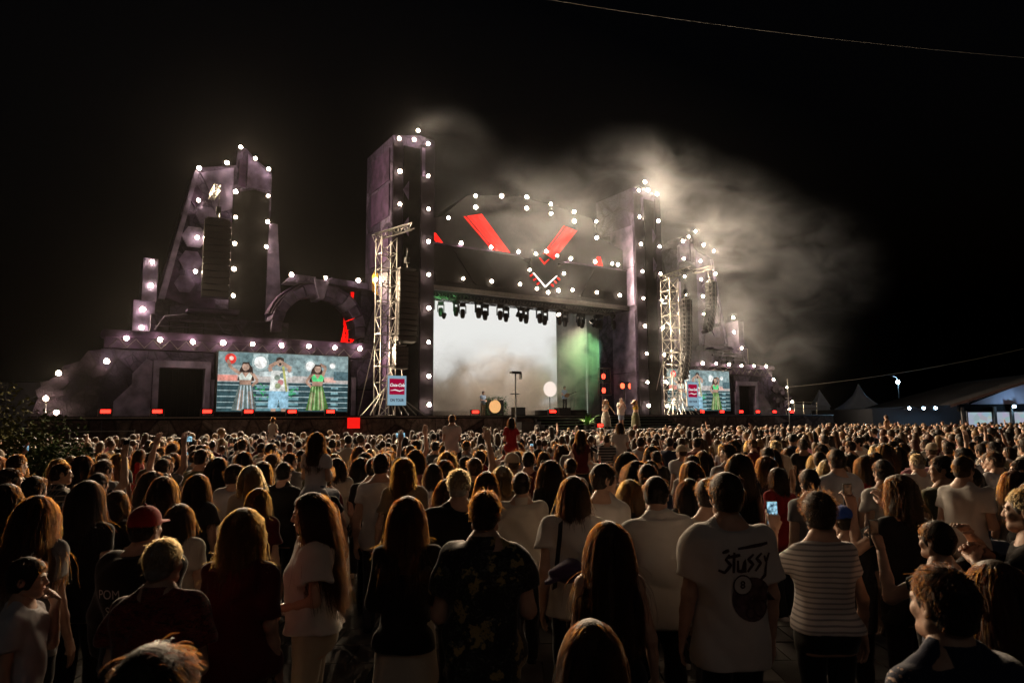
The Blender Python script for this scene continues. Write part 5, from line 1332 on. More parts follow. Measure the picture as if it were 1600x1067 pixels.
def person(at, face, height, label, hair=('short', 'dark', None, None), skin=0, shirt='black', legs_='charcoal', group=None, lod=0, seed=0, phone=None, z=0., **kw):
    """face: heading in degrees, 0 looks along +Y (to the stage), positive turns left. Returns root and meshes."""
    k = height / 1.75
    root = bpy.data.objects.new('person', None); COL.objects.link(root); root.empty_display_size = .2
    root.location = (at[0], at[1], z); root.rotation_euler = (0, 0, R(face)); root.scale = (k, k, k)
    tag(root, label, 'person', group)
    b = body_meshes(seed=seed, lod=lod, **kw)
    put('body', b['body'], SKIN[skin], root)
    top = put('shirt', b['top'], CL[shirt], root)
    if 'collar' in b: put('collar', b['collar'], CL[shirt], top)
    put('skirt' if 'skirt' in kw.get('bottom', '') else 'shorts' if kw.get('bottom') == 'shorts' else 'trousers', b['bottom'], CL[legs_], root)
    if 'shoes' in b: put('shoes', b['shoes'], CL['white' if seed % 3 == 0 else 'black'], root)
    if hair: hair_objects(hair, root, seed, lod, *b['head_m'])
    if lod == 0:
        if not EYES: EYES.append(eye_mesh())
        e = bpy.data.objects.new('face_features', EYES[0]); COL.objects.link(e); e.parent = root
        hm, hp = b['head_m']; e.matrix_local = Matrix.Translation(hp.tolist()) @ Matrix(hm.tolist()).to_4x4()
    if phone:
        s, lit, how, lab = phone
        wr, bm_ = b['wrist'][s]
        ph = bpy.data.objects.new('phone', None); COL.objects.link(ph); ph.empty_display_size = .05
        tag(ph, lab, 'phone'); phone_parts(ph, lit)
        grip = wr + bm_ @ np.array((.085, 0, -.022))
        W = root.matrix_basis
        ph.matrix_basis = Matrix.Translation(W @ Vector(grip.tolist())) @ Matrix.Rotation(R(face), 4, 'Z') @ (Matrix.Rotation(R(90), 4, 'Y') if how == 'wide' else Matrix.Identity(4)) @ Matrix.Translation((0, 0, .03))
    root_b[root.name] = b
    return root
root_b = {}
# ---------------------------------------------------------------- the crowd
from mathutils.bvhtree import BVHTree
TAKEN = []
def heading(x, y): return -math.degrees(math.atan2(1.4 - x, 43.0 - y))
def decal(me, shirt, label=None):
    """lay a flat mesh (written in x, z behind the back) onto the back of a shirt"""
    bv = BVHTree.FromPolygons([v.co for v in shirt.data.vertices], [list(p.vertices) for p in shirt.data.polygons])
    for v in me.vertices:
        off = v.co.y
        hit = bv.ray_cast(Vector((v.co.x, -1, v.co.z)), Vector((0, 1, 0)))
        v.co.y = (hit[0].y if hit[0] is not None else -.15) - .004 + off
def back_text(txt, size, x, z, m, root, shear=0., sx=1., bold=0., name='lettering', tilt=0.):
    sh = [c for c in root.children if c.name.startswith('shirt')][0]
    o = text_part(txt, size, m, sh, (0, 0, 0), 90, bold, shear, .0, name, sx)
    o.data.transform(Matrix.Translation((x, 0, z)) @ Matrix.Rotation(R(tilt), 4, 'Y'))
    bm = bmesh.new(); bm.from_mesh(o.data); bmesh.ops.triangulate(bm, faces=bm.faces); bmesh.ops.subdivide_edges(bm, edges=[e for e in bm.edges if e.calc_length() > .02], cuts=1); bm.to_mesh(o.data); bm.free()
    decal(o.data, sh); return o
def back_shape(rings, m, root, name, y=0.):
    """discs (x, z, radius, inner) on the back of a shirt"""
    sh = [c for c in root.children if c.name.startswith('shirt')][0]
    b = MB()
    for x, z, r1, r0 in rings:
        n = 24; k = 5; v = []
        for i in range(k + 1):
            r = r0 + (r1 - r0) * i / k
            v += [(x + r * math.cos(2 * math.pi * j / n), y, z + r * math.sin(2 * math.pi * j / n)) for j in range(n)]
        b.add(v, [(i * n + j, i * n + (j + 1) % n, (i + 1) * n + (j + 1) % n, (i + 1) * n + j) for i in range(k) for j in range(n)])
    o = b.build(name, m, None); o.parent = sh; decal(o.data, sh); return o
def cap_part(root, m, back=False):
    hm, hp = root_b[root.name]['head_m']
    f = Field((-.12, -.24, .08), (.12, .24, .27), .007)
    f.ball((0, -.008, .145), (.090, .110, .098), 0); f.cone((0, .06, .135), (0, .155, .125), .085, .06, .01, flat=(2, 7.0))
    f.ball((0, -.008, .138), (.080, .100, .090), 0, True); f.half(2, .118)
    o = put('cap', f.mesh(), m, root)
    o.matrix_local = Matrix.Translation(hp.tolist()) @ Matrix(hm.tolist()).to_4x4()
    b = MB().sphere((0, -.008, .245), .009, 8, 5).build('button', m, None); b.parent = o
    return o
def H(x, y, h, label, turn=0, **kw):
    x, y, h = place(x, y, h); TAKEN.append((x, y)); kw.setdefault('seed', len(TAKEN) * 7 % 97)
    return person((x, y), heading(x, y) + turn, h, label, **kw)
def place(x, y, h, sc=True):
    f = min(1.3, 1.1 + .08 * y)
    return x * f, y * f, 2.2 - (2.05 - h) * f
def B(*a): return a
LONG = lambda c, L=.5, s='long': (s, c, L, None)
SHORT = lambda c, s='short': (s, c, None, None)

H(-2.01, 2.9, 1.49, 'dark-haired boy in a light shirt, hand at his face, bottom left corner', turn=-65, hair=SHORT('dark', 'tousled'), shirt='pale', arms=('face', 'hang'), build=.95, seed=3)
H(-.66, 1.3, 1.64, 'tousled brown head at the very bottom, below the red patterned shirt', hair=('short', 'dark', None, 7000), shirt='charcoal', seed=4)
H(-1.30, 2.6, 1.62, 'man with cropped grey hair in a red patterned short-sleeved shirt', hair=SHORT('grey', 'crop'), shirt='redprint', legs_='black', top='shirt', build=1.14, fit=.03, sleeve=.62, arms=('front', 'front'), seed=5)
rc = H(-1.69, 3.2, 1.66, 'man in a red cap and black jacket with white letters on its back', hair=SHORT('dark', 'crop'), shirt='black', legs_='black', top='jacket', sleeve=1.9, build=1.12, fit=.03, seed=6)
cap_part(rc, CL['red']); M_LET = mat('white_print', (.42, .40, .40), .7)
back_text('POM', .075, -.085, 1.27, M_LET, rc, sx=.9); back_text('SM', .075, -.07, 1.17, M_LET, rc, sx=.9)
H(-2.30, 3.35, 1.70, 'woman with long loose auburn waves holding a glowing phone low, far left', turn=8, hair=LONG('auburn', .5, 'wavy'), fem=True, shirt='grey', arms=('phonelow', 'hang'), phone=B(-1, True, 'tall', 'lit phone held low by the auburn-haired woman far left'), yaw=-.3, pitch=.35, seed=7)
H(-2.42, 3.95, 1.72, 'tall person with smooth dark straight hair behind the red-capped man', hair=LONG('black', .42), shirt='black', legs_='black', fem=True, build=1.15, seed=8)
H(-1.16, 3.0, 1.68, 'woman with curly blond shoulder-length hair, wine red top and pale trousers', hair=('curlybob', 'blond', .36, 3200), fem=True, shirt='wine', legs_='beige', build=1.12, sleeve=.9, arms=('front', 'hang'), seed=9)
pw = H(-.97, 3.4, 1.70, 'long-haired woman in profile facing left, white T-shirt and beige trousers', turn=106, hair=LONG('brown', .62, 'wavy'), fem=True, shirt='white', legs_='beige', arms=('belly', 'belly'), pitch=.12, fit=.03, top='loose', hem=.93, sleeve=.62, seed=10)
w_ = root_b[pw.name]['wrist'][-1][0]; o = MB().tube([(w_[0] - .0, w_[1] - .03, w_[2]), (w_[0] - .01, w_[1] - .045, w_[2] + .005)], .033, 12).build('wristwatch', mat('watch_white', (.7, .7, .7), .3), None); o.parent = pw
H(-.50, 3.3, 1.69, 'woman with straight auburn hair, black jacket and short white skirt', hair=LONG('auburn', .40), fem=True, shirt='black', legs_='cream', bottom='miniskirt', top='jacket', sleeve=1.9, hem=.86, arms=('front', 'front'), seed=11)
H(-.12, 2.95, 1.75, 'man with short hair in a dark floral shirt, centre foreground', hair=SHORT('brown', 'crop'), shirt='floral', legs_='black', top='shirt', fit=.032, sleeve=.62, arms=('front', 'front'), build=1.04, seed=12)
H(-.32, 4.1, 1.76, 'older man with short grey hair in a black T-shirt behind the floral shirt', hair=SHORT('grey', 'crop'), shirt='black', legs_='black', build=1.1, seed=13)
H(.06, 5.0, 1.67, 'man in a long cream shirt right of the floral-shirted man', hair=SHORT('dark'), shirt='cream', legs_='black', top='shirt', hem=.72, fit=.04, sleeve=1.8, seed=14)
bb = H(.34, 3.9, 1.73, 'person with wavy brown bob in a white shirt with a shoulder strap', hair=('bob', 'brown', .30, 3000), shirt='white', legs_='black', top='shirt', fit=.034, seed=15)
H(.58, 4.45, 1.76, 'young man in profile facing right, pale T-shirt, behind the wavy bob', turn=-35, yaw=.6, hair=SHORT('dark'), shirt='white', seed=16)
H(.40, 2.95, 1.62, 'woman with very long crimped brown hair in a dark sleeveless top', hair=LONG('brown', .62, 'crimped'), fem=True, shirt='black', legs_='denim', top='tank', sleeve=0, seed=17, hem=.9)
H(.21, 1.95, 1.50, 'girl with smooth brown hair at the bottom, in front of the crimped hair', hair=LONG('brown', .5), fem=True, shirt='charcoal', build=.9, seed=18)
H(.76, 3.7, 1.74, 'young man in a white short-sleeved shirt with bowed head', hair=SHORT('dark'), shirt='white', legs_='black', top='shirt', fit=.034, pitch=.35, yaw=.3, sleeve=.66, arms=('phonelow', 'hang'), seed=19)
gs = H(.98, 3.2, 1.79, 'young man in a loose white T-shirt with dark graffiti print on the back', hair=SHORT('dark', 'tousled'), shirt='white', legs_='black', top='loose', fit=.026, sleeve=.75, hem=.74, yaw=-.15, seed=20)
M_PR = mat('dark_print', (.05, .025, .03), .7)
def stroke(pts, w, m, root, name):
    sh = [c for c in root.children if c.name.startswith('shirt')][0]; b = MB(); v = []
    P = [Vector((x, 0, z)) for x, z in pts]; Q = []
    for p, q in zip(P, P[1:]): Q += [p.lerp(q, i / 4) for i in range(4)]
    Q.append(P[-1])
    for i, p in enumerate(Q):
        d = (Q[min(i + 1, len(Q) - 1)] - Q[max(i - 1, 0)]).normalized(); e = Vector((-d.z, 0, d.x)) * w * (1.15 - .5 * abs(2 * i / len(Q) - 1)); v += [p - e, p + e]
    b.add(v, [(2 * i, 2 * i + 1, 2 * i + 3, 2 * i + 2) for i in range(len(Q) - 1)]); o = b.build(name, m, None); o.parent = sh; decal(o.data, sh)
gx, gz, gk = -.075, 1.245, .105       # hand-brushed lettering across the shoulders
for lt_ in ([(.30, .95), (.05, .72), (.32, .45), (-.05, .10), (-.35, .22)], [(.55, 1.05), (.45, .05)], [(.15, .80), (.85, .92)], [(.72, .66), (.70, .12), (.95, .10), (1.08, .68), (1.08, .05)], [(1.55, .95), (1.25, .70), (1.50, .45), (1.20, .08)],
            [(2.0, .98), (1.70, .72), (1.95, .48), (1.62, .10)], [(2.15, .85), (2.30, .50), (2.48, .95)], [(2.34, .55), (2.2, -.15), (1.9, -.35)], [(.75, 1.22), (2.4, 1.45)], [(-.1, 1.05), (.3, 1.15)]):
    stroke([(gx + x * gk, gz + z * gk) for x, z in lt_], .0085, M_PR, gs, 'brush_letter')
back_shape([(.075, 1.11, .115, .002)], mat('dark_graphic', (.10, .055, .06), .7, var=.6, scale=26), gs, 'round_graphic')
back_shape([(.022, 1.185, .052, .002)], CL['white'], gs, 'ball_spot', -.003); back_shape([(.022, 1.185, .055, .047)], M_PR, gs, 'ball_ring', -.005); back_text('8', .055, .022, 1.185, M_PR, gs, bold=.002, name='ball_figure').data.transform(Matrix.Translation((0, -.006, 0)))
back_shape([(.12, 1.06, .045, .036), (.06, 1.04, .03, .02)], M_PR, gs, 'graphic_rings', -.004)
H(1.16, 4.15, 1.68, 'boy in a pale T-shirt just behind the graffiti-print T-shirt', hair=SHORT('dark', 'tousled'), shirt='cream', build=.92, seed=21)
H(1.49, 3.4, 1.67, 'woman with short curly hair and ribbed pale top filming with a phone', hair=SHORT('dark', 'curlyshort'), fem=True, shirt='rib', legs_='black', build=1.08, arms=('phone', 'hang'), phone=B(-1, True, 'tall', 'lit phone in the hand of the woman in the ribbed top'), hem=.92, seed=22)
H(1.10, 1.8, 1.67, 'man with short brown hair and dark shirt, nearest at bottom right', turn=10, hair=('crop', 'dark', None, 5000), shirt='navy', legs_='black', top='shirt', seed=23)
H(1.47, 2.15, 1.61, 'woman with long light brown hair at the bottom right corner', hair=LONG('brown', .55, 'wavy'), fem=True, shirt='black', legs_='black', seed=24)
H(2.09, 3.75, 1.74, 'woman with piled curly hair raising a phone, right side', turn=12, hair=('curlybob', 'brown', .24, 3000), fem=True, shirt='black', legs_='black', arms=('phone', 'phone'), phone=B(-1, False, 'tall', 'dark phone raised by the curly-haired woman on the right'), seed=25)
H(1.91, 3.15, 1.58, 'person in black with both elbows raised, hand behind the head, right', turn=22, hair=SHORT('dark'), shirt='black', legs_='black', arms=('phone', 'head'), sleeve=.4, seed=26, phone=B(-1, False, 'tall', 'orange-lit phone held up by the person with raised elbows'))
H(2.22, 3.0, 1.74, 'heavy dark-clad man turned left at the right edge, holding a child', turn=40, hair=SHORT('grey', 'crop'), shirt='black', legs_='black', build=1.22, arms=('held', 'held'), top='jacket', sleeve=1.8, seed=27)
H(2.24, 3.45, 1.25, 'small child in a pale top carried on the arm of the dark-clad man', turn=-60, hair=SHORT('brown'), shirt='white', legs_='denim', sit=True, z=.78, arms=('front', 'front'), build=.95, seed=28)
ws = H(2.94, 5.5, 1.71, 'man in a white T-shirt with a dark diagonal bag strap', hair=SHORT('black'), shirt='white', legs_='black', seed=29)
bc = H(1.86, 3.9, 1.55, 'person in dark clothes with a bright blue cap, right of centre', hair=SHORT('dark', 'crop'), shirt='charcoal', legs_='black', pitch=.3, seed=30); cap_part(bc, CL['blue'])
H(3.86, 6.2, 1.60, 'woman with a smooth blond bob towards the right edge', hair=('bob', 'blond', .27, None), fem=True, shirt='grey', seed=31)
H(-1.91, 4.0, 1.58, 'woman with straight brown hair in a pale top behind the grey-haired man', hair=LONG('brown', .34), fem=True, shirt='cream', arms=('front', 'front'), seed=32)
H(-2.36, 5.2, 1.66, 'woman with long brown hair in a dark top, left of centre', hair=LONG('brown', .45), fem=True, shirt='charcoal', seed=33)
H(-2.62, 4.6, 1.60, 'person with a rounded light brown bob left of the red cap', hair=('bob', 'brown', .24, None), fem=True, shirt='black', seed=34)
H(-1.72, 4.7, 1.60, 'red-haired woman in a wine top between the blond curls and the profile woman', hair=LONG('red', .36), fem=True, shirt='wine', seed=35)
H(-2.05, 6.2, 1.68, 'man in plain black seen behind the red-haired woman', hair=SHORT('black'), shirt='black', legs_='black', seed=36)
H(-1.27, 6.3, 1.71, 'broad man in a black T-shirt right of the profile woman', hair=SHORT('black'), shirt='black', legs_='black', build=1.16, arms=('front', 'front'), seed=37)
H(-.85, 5.4, 1.76, 'person with glowing curly red hair left of the grey-haired man', hair=('curlybob', 'red', .32, 3000), fem=True, shirt='tan', seed=38)
H(-.72, 6.25, 1.66, 'person with a dark bob and pale top beside the curly red hair', hair=('bob', 'black', .25, None), fem=True, shirt='pale', seed=39)
H(-.20, 5.25, 1.66, 'woman with long red-brown hair between the grey head and the cream shirt', hair=LONG('auburn', .42), fem=True, shirt='black', seed=40)
H(.85, 5.05, 1.61, 'woman with long dark blond hair behind the white short-sleeved shirt', hair=LONG('blond', .5, 'wavy'), fem=True, shirt='black', seed=41)
H(1.23, 4.85, 1.63, 'woman with long black hair behind the boy in the pale T-shirt', hair=LONG('black', .5), fem=True, shirt='black', seed=42)
H(-3.54, 7.0, 1.68, 'person holding a lit phone sideways above the heads, left', hair=SHORT('dark'), shirt='grey', arms=('up', 'up'), phone=B(1, True, 'wide', 'lit phone held sideways above the heads on the left'), seed=43)
H(-2.92, 4.0, 1.70, 'long-haired woman with bare shoulders at the left edge', turn=-15, hair=LONG('dark', .4, 'wavy'), fem=True, shirt='black', top='tank', sleeve=0, seed=44)
H(-3.92, 6.0, 1.70, 'man in a checked shirt in three-quarter view, left', turn=-35, hair=SHORT('dark', 'crop'), shirt='check', top='shirt', seed=45)
H(-3.35, 5.6, 1.64, 'person raising a dark phone before the checked shirt, left', hair=SHORT('black'), shirt='black', arms=('hang', 'up'), phone=B(1, False, 'tall', 'dark phone raised in front of the checked shirt'), seed=46)
H(-2.45, 7.6, 1.70, 'man with short dark hair and pale collar, left middle of the crowd', turn=-20, hair=SHORT('dark', 'crop'), shirt='grey', top='shirt', seed=47)
H(2.29, 6.0, 1.62, 'woman with dark hair in a red T-shirt, right of the graffiti print', turn=15, hair=('bob', 'black', .25, None), fem=True, shirt='red', seed=48)
H(2.2, 5.15, 1.66, 'young man in a grey T-shirt behind the ribbed top', hair=SHORT('black', 'tousled'), shirt='grey', seed=49)
H(4.66, 8.0, 1.66, 'man in a pink T-shirt among dark heads on the right', hair=SHORT('black'), shirt='pink', build=1.08, seed=50)
H(5.1, 7.4, 1.66, 'man holding a teal lit phone sideways at the right', hair=SHORT('black'), shirt='pale', arms=('up', 'phone'), phone=B(1, True, 'wide', 'teal lit phone held sideways near the right edge'), seed=51)
H(3.35, 6.6, 1.68, 'woman with long brown hair and red sleeve, right of centre', hair=LONG('brown', .4, 'wavy'), fem=True, shirt='red', seed=52)
H(4.55, 6.2, 1.66, 'bearded man turned left in a pale shirt at the right edge', turn=45, hair=SHORT('black'), shirt='white', top='shirt', seed=53)
H(3.35, 4.5, 1.62, 'woman with light brown hair low at the right edge', hair=LONG('brown', .4), fem=True, shirt='black', seed=54)
# riders on shoulders
def riders(x, y, toph, ch, label, hair, shirt, fem, carrier, cshirt, legs_='denim', seed=60, **kw):
    H(x, y, 1.66, carrier, hair=SHORT('black'), shirt=cshirt, legs_='black', arms=('face', 'face'), seed=seed + 1, lod=1)
    x, y, toph = place(x, y, toph)
    person((x, y - .10), heading(x, y), ch, label, hair=hair, shirt=shirt, legs_=legs_, fem=fem, sit=True, z=toph - ch, arms=('front', 'front'), build=.92, seed=seed, **kw)
riders(-1.57, 5.6, 1.96, 1.30, 'girl with long hair and pale top riding on shoulders, left of centre', LONG('brown', .42, 'wavy'), 'pale', True, 'dark-shirted carrier under the long-haired girl', 'black', seed=61)
riders(-.83, 9.5, 2.12, 1.22, 'boy in a white T-shirt riding on shoulders below the leafy desk', SHORT('brown'), 'white', False, 'dark-shirted carrier under the boy in white', 'black', 'black', seed=62)
riders(-.02, 10.0, 2.08, 1.18, 'girl in a red dress riding on shoulders below the camera pole', LONG('black', .24), 'red', True, 'carrier under the girl in the red dress', 'charcoal', 'red', seed=63)
riders(.78, 8.0, 1.92, 1.15, 'girl with long hair in a wine top riding on shoulders', LONG('brown', .40), 'wine', True, 'carrier under the girl in the wine top', 'black', seed=64)
riders(1.12, 8.3, 1.86, 1.05, 'small child in a striped top riding on shoulders', SHORT('brown'), 'stripe', False, 'carrier under the child in the striped top', 'black', seed=65)
riders(1.42, 9.2, 2.0, 1.18, 'girl in white riding on shoulders below the dancers', LONG('dark', .22), 'white', True, 'carrier under the girl in white', 'charcoal', seed=66)
riders(-5.2, 15.0, 2.12, 1.05, 'small curly-headed child riding on shoulders before the left screen', SHORT('brown', 'curlyshort'), 'cream', False, 'carrier under the curly-headed child', 'black', seed=67)
riders(10.4, 19.2, 2.1, 1.1, 'child on shoulders before the dark fence on the right', SHORT('brown'), 'tan', False, 'carrier under the child before the fence', 'grey', seed=68)
# things worn or carried
def strap(root, p0, p1, m, name):
    sh = [c for c in root.children if c.name.startswith('shirt')][0]; b = MB(); v = []; n = 14
    for i in range(n + 1):
        t = i / n; x = p0[0] + (p1[0] - p0[0]) * t; z = p0[1] + (p1[1] - p0[1]) * t
        v += [(x - .016, -.003, z - .012), (x + .016, -.003, z + .012)]
    b.add(v, [(2 * i, 2 * i + 1, 2 * i + 3, 2 * i + 2) for i in range(n)]); o = b.build(name, m, None); o.parent = sh; decal(o.data, sh)
strap(ws, (-.09, 1.46), (.17, 1.05), CL['black'], 'bag_strap'); strap(bb, (-.10, 1.45), (-.15, 1.0), CL['charcoal'], 'bag_strap')
fc = Field((-.16, -.16, -.13), (.16, .16, .13), .009); fc.ball((0, 0, 0), (.105, .095, .075), 0); fc.ball((.03, .01, .055), (.05, .04, .035), .04); fc.cone((-.08, -.03, -.03), (-.135, -.05, -.05), .05, .04, .02, flat=(2, 3)); fc.wrinkle(.010, 4, 2)
pc = bpy.data.objects.new('cloth_bundle', to_mesh('cloth_bundle', fc.mesh(), CL['purple'])); COL.objects.link(pc); pc.location = (.36, 4.72, 1.18); tag(pc, 'crumpled dark purple cap hanging at the hip of the white-shirted person', 'cap')

# performers on stage
def on_stage(a, y, z, h_, label, turn, **kw):
    p = S(a, y, z); return person((p.x, p.y), math.degrees(STH) + turn, h_, label, z=p.z, lod=1, **kw)
on_stage(2.15, -6.4, 1.46, 1.68, 'dancer with long loose hair and ragged pale skirt, left of the singer', 165, hair=LONG('brown', .5, 'wavy'), fem=True, top='tank', sleeve=0, hem=1.18, shirt='white', legs_='dancerprint', bottom='longskirt', arms=('wide', 'front'), seed=71)
on_stage(3.2, -6.5, 1.46, 1.76, 'singer in a white shirt and pale blue shorts with raised microphone', 175, hair=SHORT('black'), shirt='white', legs_='sky', bottom='shorts', arms=('face', 'face'), fit=.035, top='loose', seed=72)
on_stage(4.3, -6.5, 1.46, 1.68, 'dancer in yellow with one arm raised, right of the singer', 190, hair=LONG('brown', .45, 'wavy'), fem=True, top='tank', sleeve=0, hem=1.15, shirt='yellow', legs_='olive', bottom='longskirt', arms=('hip', 'head'), seed=73)
on_stage(1.0, 5.4, DECK, 1.74, 'musician in a blue shirt standing left of the leafy desk', 190, hair=SHORT('dark'), shirt='sky', legs_='tan', arms=('front', 'front'), seed=74)
gt = on_stage(7.5, 4.6, DECK + .45, 1.74, 'guitarist in a blue shirt and dark trousers before the white disc', 170, hair=SHORT('dark'), shirt='sky', legs_='black', arms=('front', 'belly'), seed=75)
gu = bpy.data.objects.new('guitar', None); COL.objects.link(gu); p = S(7.5, 4.6 - .30, DECK + .45 + 1.05); gu.location = p; gu.rotation_euler = (0, R(-18), STH); tag(gu, 'guitar held by the blue-shirted guitarist', 'guitar')
b = MB(); b.prism([(-.2 * math.cos(t) * (1.0 + .25 * math.cos(2 * t)), .15 * math.sin(t)) for t in [k * math.pi / 9 for k in range(18)]], -.03, .03); b.build('body', mat('guitar_wood', (.25, .12, .04), .3), gu)
MB().box(.15, .75, -.035, -.015, -.025, .025).build('neck', M_CAB, gu); MB().box(.75, .9, -.035, -.012, -.04, .04).build('headstock', M_CAB, gu)

# ---- the rest of the nearer crowd: some twenty kinds of people, each copied to many places
KINDS = [
 (dict(hair=SHORT('black'), shirt='black'), 'short black hair'), (dict(hair=SHORT('dark'), shirt='white', arms=('front', 'hang')), 'short dark hair'),
 (dict(hair=SHORT('brown', 'crop'), shirt='grey', build=1.12), 'cropped brown hair'), (dict(hair=SHORT('dark', 'tousled'), shirt='navy', yaw=.5), 'tousled dark hair'),
 (dict(hair=SHORT('grey', 'crop'), shirt='charcoal', build=1.1), 'cropped grey hair'), (dict(hair=SHORT('black', 'crop'), shirt='cream', top='shirt', yaw=-.6), 'cropped black hair'),
 (dict(hair=LONG('brown', .42), fem=True, shirt='black'), 'long brown hair'), (dict(hair=LONG('dark', .5, 'wavy'), fem=True, shirt='pale', yaw=.4), 'long dark waves'),
 (dict(hair=LONG('blond', .45, 'wavy'), fem=True, shirt='white'), 'long blond hair'), (dict(hair=('bob', 'dark', .25, None), fem=True, shirt='wine', yaw=-.5), 'a dark bob'),
 (dict(hair=('curlybob', 'brown', .3, None), fem=True, shirt='grey'), 'curly brown hair'), (dict(hair=LONG('black', .55), fem=True, shirt='tan', top='tank', sleeve=0), 'long black hair'),
 (dict(hair=('curlybob', 'blond', .26, None), fem=True, shirt='cream'), 'curly blond hair'), (dict(hair=LONG('auburn', .4), fem=True, shirt='olive', arms=('front', 'front')), 'long auburn hair'),
 (dict(hair=SHORT('brown'), shirt='stripe', arms=('hang', 'up')), 'short brown hair, raised arm'), (dict(hair=SHORT('dark'), shirt='charcoal', arms=('up', 'up')), 'short dark hair, both arms raised'),
 (dict(hair=SHORT('black'), shirt='white', arms=('hang', 'phone')), 'short black hair, lifted phone'), (dict(hair=LONG('brown', .4, 'wavy'), fem=True, shirt='black', arms=('up', 'hang')), 'long brown waves, raised phone'),
 (dict(hair=('bob', 'grey', .22, None), fem=True, shirt='beige'), 'a grey bob'), (dict(hair=SHORT('brown', 'curlyshort'), shirt='sky', fem=True), 'short brown curls'),
 (dict(hair=SHORT('dark', 'crop'), shirt='grey', yaw=.3), 'a black cap'), (dict(hair=SHORT('brown', 'crop'), shirt='black', yaw=-.3), 'a pale cap'), (dict(hair=LONG('dark', .36, 'wavy'), fem=True, shirt='black', yaw=1.0), 'turned head and dark waves'), (dict(hair=SHORT('black'), shirt='black', yaw=-1.0, build=1.1), 'short black hair, head turned')]
SH_M = ['black', 'charcoal', 'navy', 'grey', 'white', 'cream', 'olive', 'wine', 'black', 'pale', 'stripe', 'denim', 'white', 'black']
SH_F = ['black', 'white', 'cream', 'wine', 'pink', 'grey', 'black', 'tan', 'pale', 'red', 'navy', 'black', 'beige']
PRINTN = dict(pale='pale grey', sky='light blue', navy='navy', stripe='striped', denim='blue', tan='tan')
rc_ = random.Random(21); spots = []
tries = 0
while len(spots) < 222 and tries < 60000:
    tries += 1
    d = 6.4 + (len(spots) / 222) * 9.4 + rc_.uniform(-.6, .9); x = rc_.uniform(-.80 * d - .3, .80 * d + .3)
    if d < 7.0 and abs(x) < 3.6: continue
    if x < -8.2 and 12 < d < 16: continue
    if all((x - a) ** 2 + (d - b_) ** 2 > .50 ** 2 for a, b_ in TAKEN) and all((x - a) ** 2 + (d - b_) ** 2 > .56 ** 2 for a, b_ in spots): spots.append((x, d))
protos = {}; phone0 = None
for i, (x, y) in enumerate(spots):
    ki = rc_.choice([0, 0, 0, 1, 1, 2, 2, 3, 3, 4, 5, 5, 6, 6, 6, 7, 7, 7, 8, 8, 9, 9, 10, 11, 11, 12, 13, 13, 16, 18, 19, 19, 20, 20, 21, 21, 22, 22, 23, 23] + ([14] if rc_.random() < .5 else []) + ([15, 17] if rc_.random() < .4 else []))
    kw, hd = KINDS[ki]; fem = kw.get('fem', False)
    h_ = rc_.gauss(1.66, .06) if fem else rc_.gauss(1.74, .065); h_ = min(max(h_, 1.45), 1.88)
    if rc_.random() < .06: h_ = rc_.uniform(1.25, 1.45)
    shirt = rc_.choice(SH_F if fem else SH_M)
    zone = ('before the left screen' if x / y < -.22 else 'before the stage opening' if x / y < .17 else 'before the right screen' if x / y < .36 else 'towards the white hall')
    near = 'near' if y < 9.5 else 'middle' if y < 13 else 'farther'
    lab = f'{hd}, {PRINTN.get(shirt, shirt)} top, {near} crowd {zone}'
    fc_ = heading(x, y) + rc_.gauss(0, 17)
    if ki not in protos:
        r_ = person((x, y), fc_, h_, lab, group='crowd ' + zone, lod=1, seed=100 + ki, skin=ki % 2, **{**kw, 'shirt': shirt}); protos[ki] = r_; TAKEN.append((x, y))
        if ki in (20, 21): cap_part(r_, CL['black' if ki == 20 else 'beige'])
    else:
        r_ = copy_tree(protos[ki]); r_.location = (x, y, 0); r_.rotation_euler = (0, 0, R(fc_)); k = h_ / 1.75; r_.scale = (k * rc_.uniform(.95, 1.06), k, k)
        tag(r_, lab, 'person', 'crowd ' + zone)
        for c in r_.children:
            if c.name.startswith('shirt'):
                c.material_slots[0].link = 'OBJECT'; c.material_slots[0].material = CL[shirt]
                for cc in c.children:
                    if cc.name.startswith('collar'): cc.material_slots[0].link = 'OBJECT'; cc.material_slots[0].material = CL[shirt]
            elif c.name.startswith('body'): c.material_slots[0].link = 'OBJECT'; c.material_slots[0].material = SKIN[rc_.choice([0, 0, 0, 1, 1, 2])]
    if ki in (15, 16, 17):
        b = root_b[protos[ki].name]; s_ = -1 if ki == 17 else 1; wr, bm_ = b['wrist'][s_]
        ph = bpy.data.objects.new('phone', None); COL.objects.link(ph); phone_parts(ph, rc_.random() < .8)
        tag(ph, f'small lit phone held up in the {near} crowd {zone}', 'phone', f'phones held up {zone}')
        ph.matrix_basis = Matrix.Translation(r_.matrix_basis @ Vector((wr + bm_ @ np.array((.085, 0, -.022))).tolist())) @ Matrix.Rotation(R(fc_), 4, 'Z') @ (Matrix.Rotation(R(90), 4, 'Y') if rc_.random() < .3 else Matrix.Identity(4))

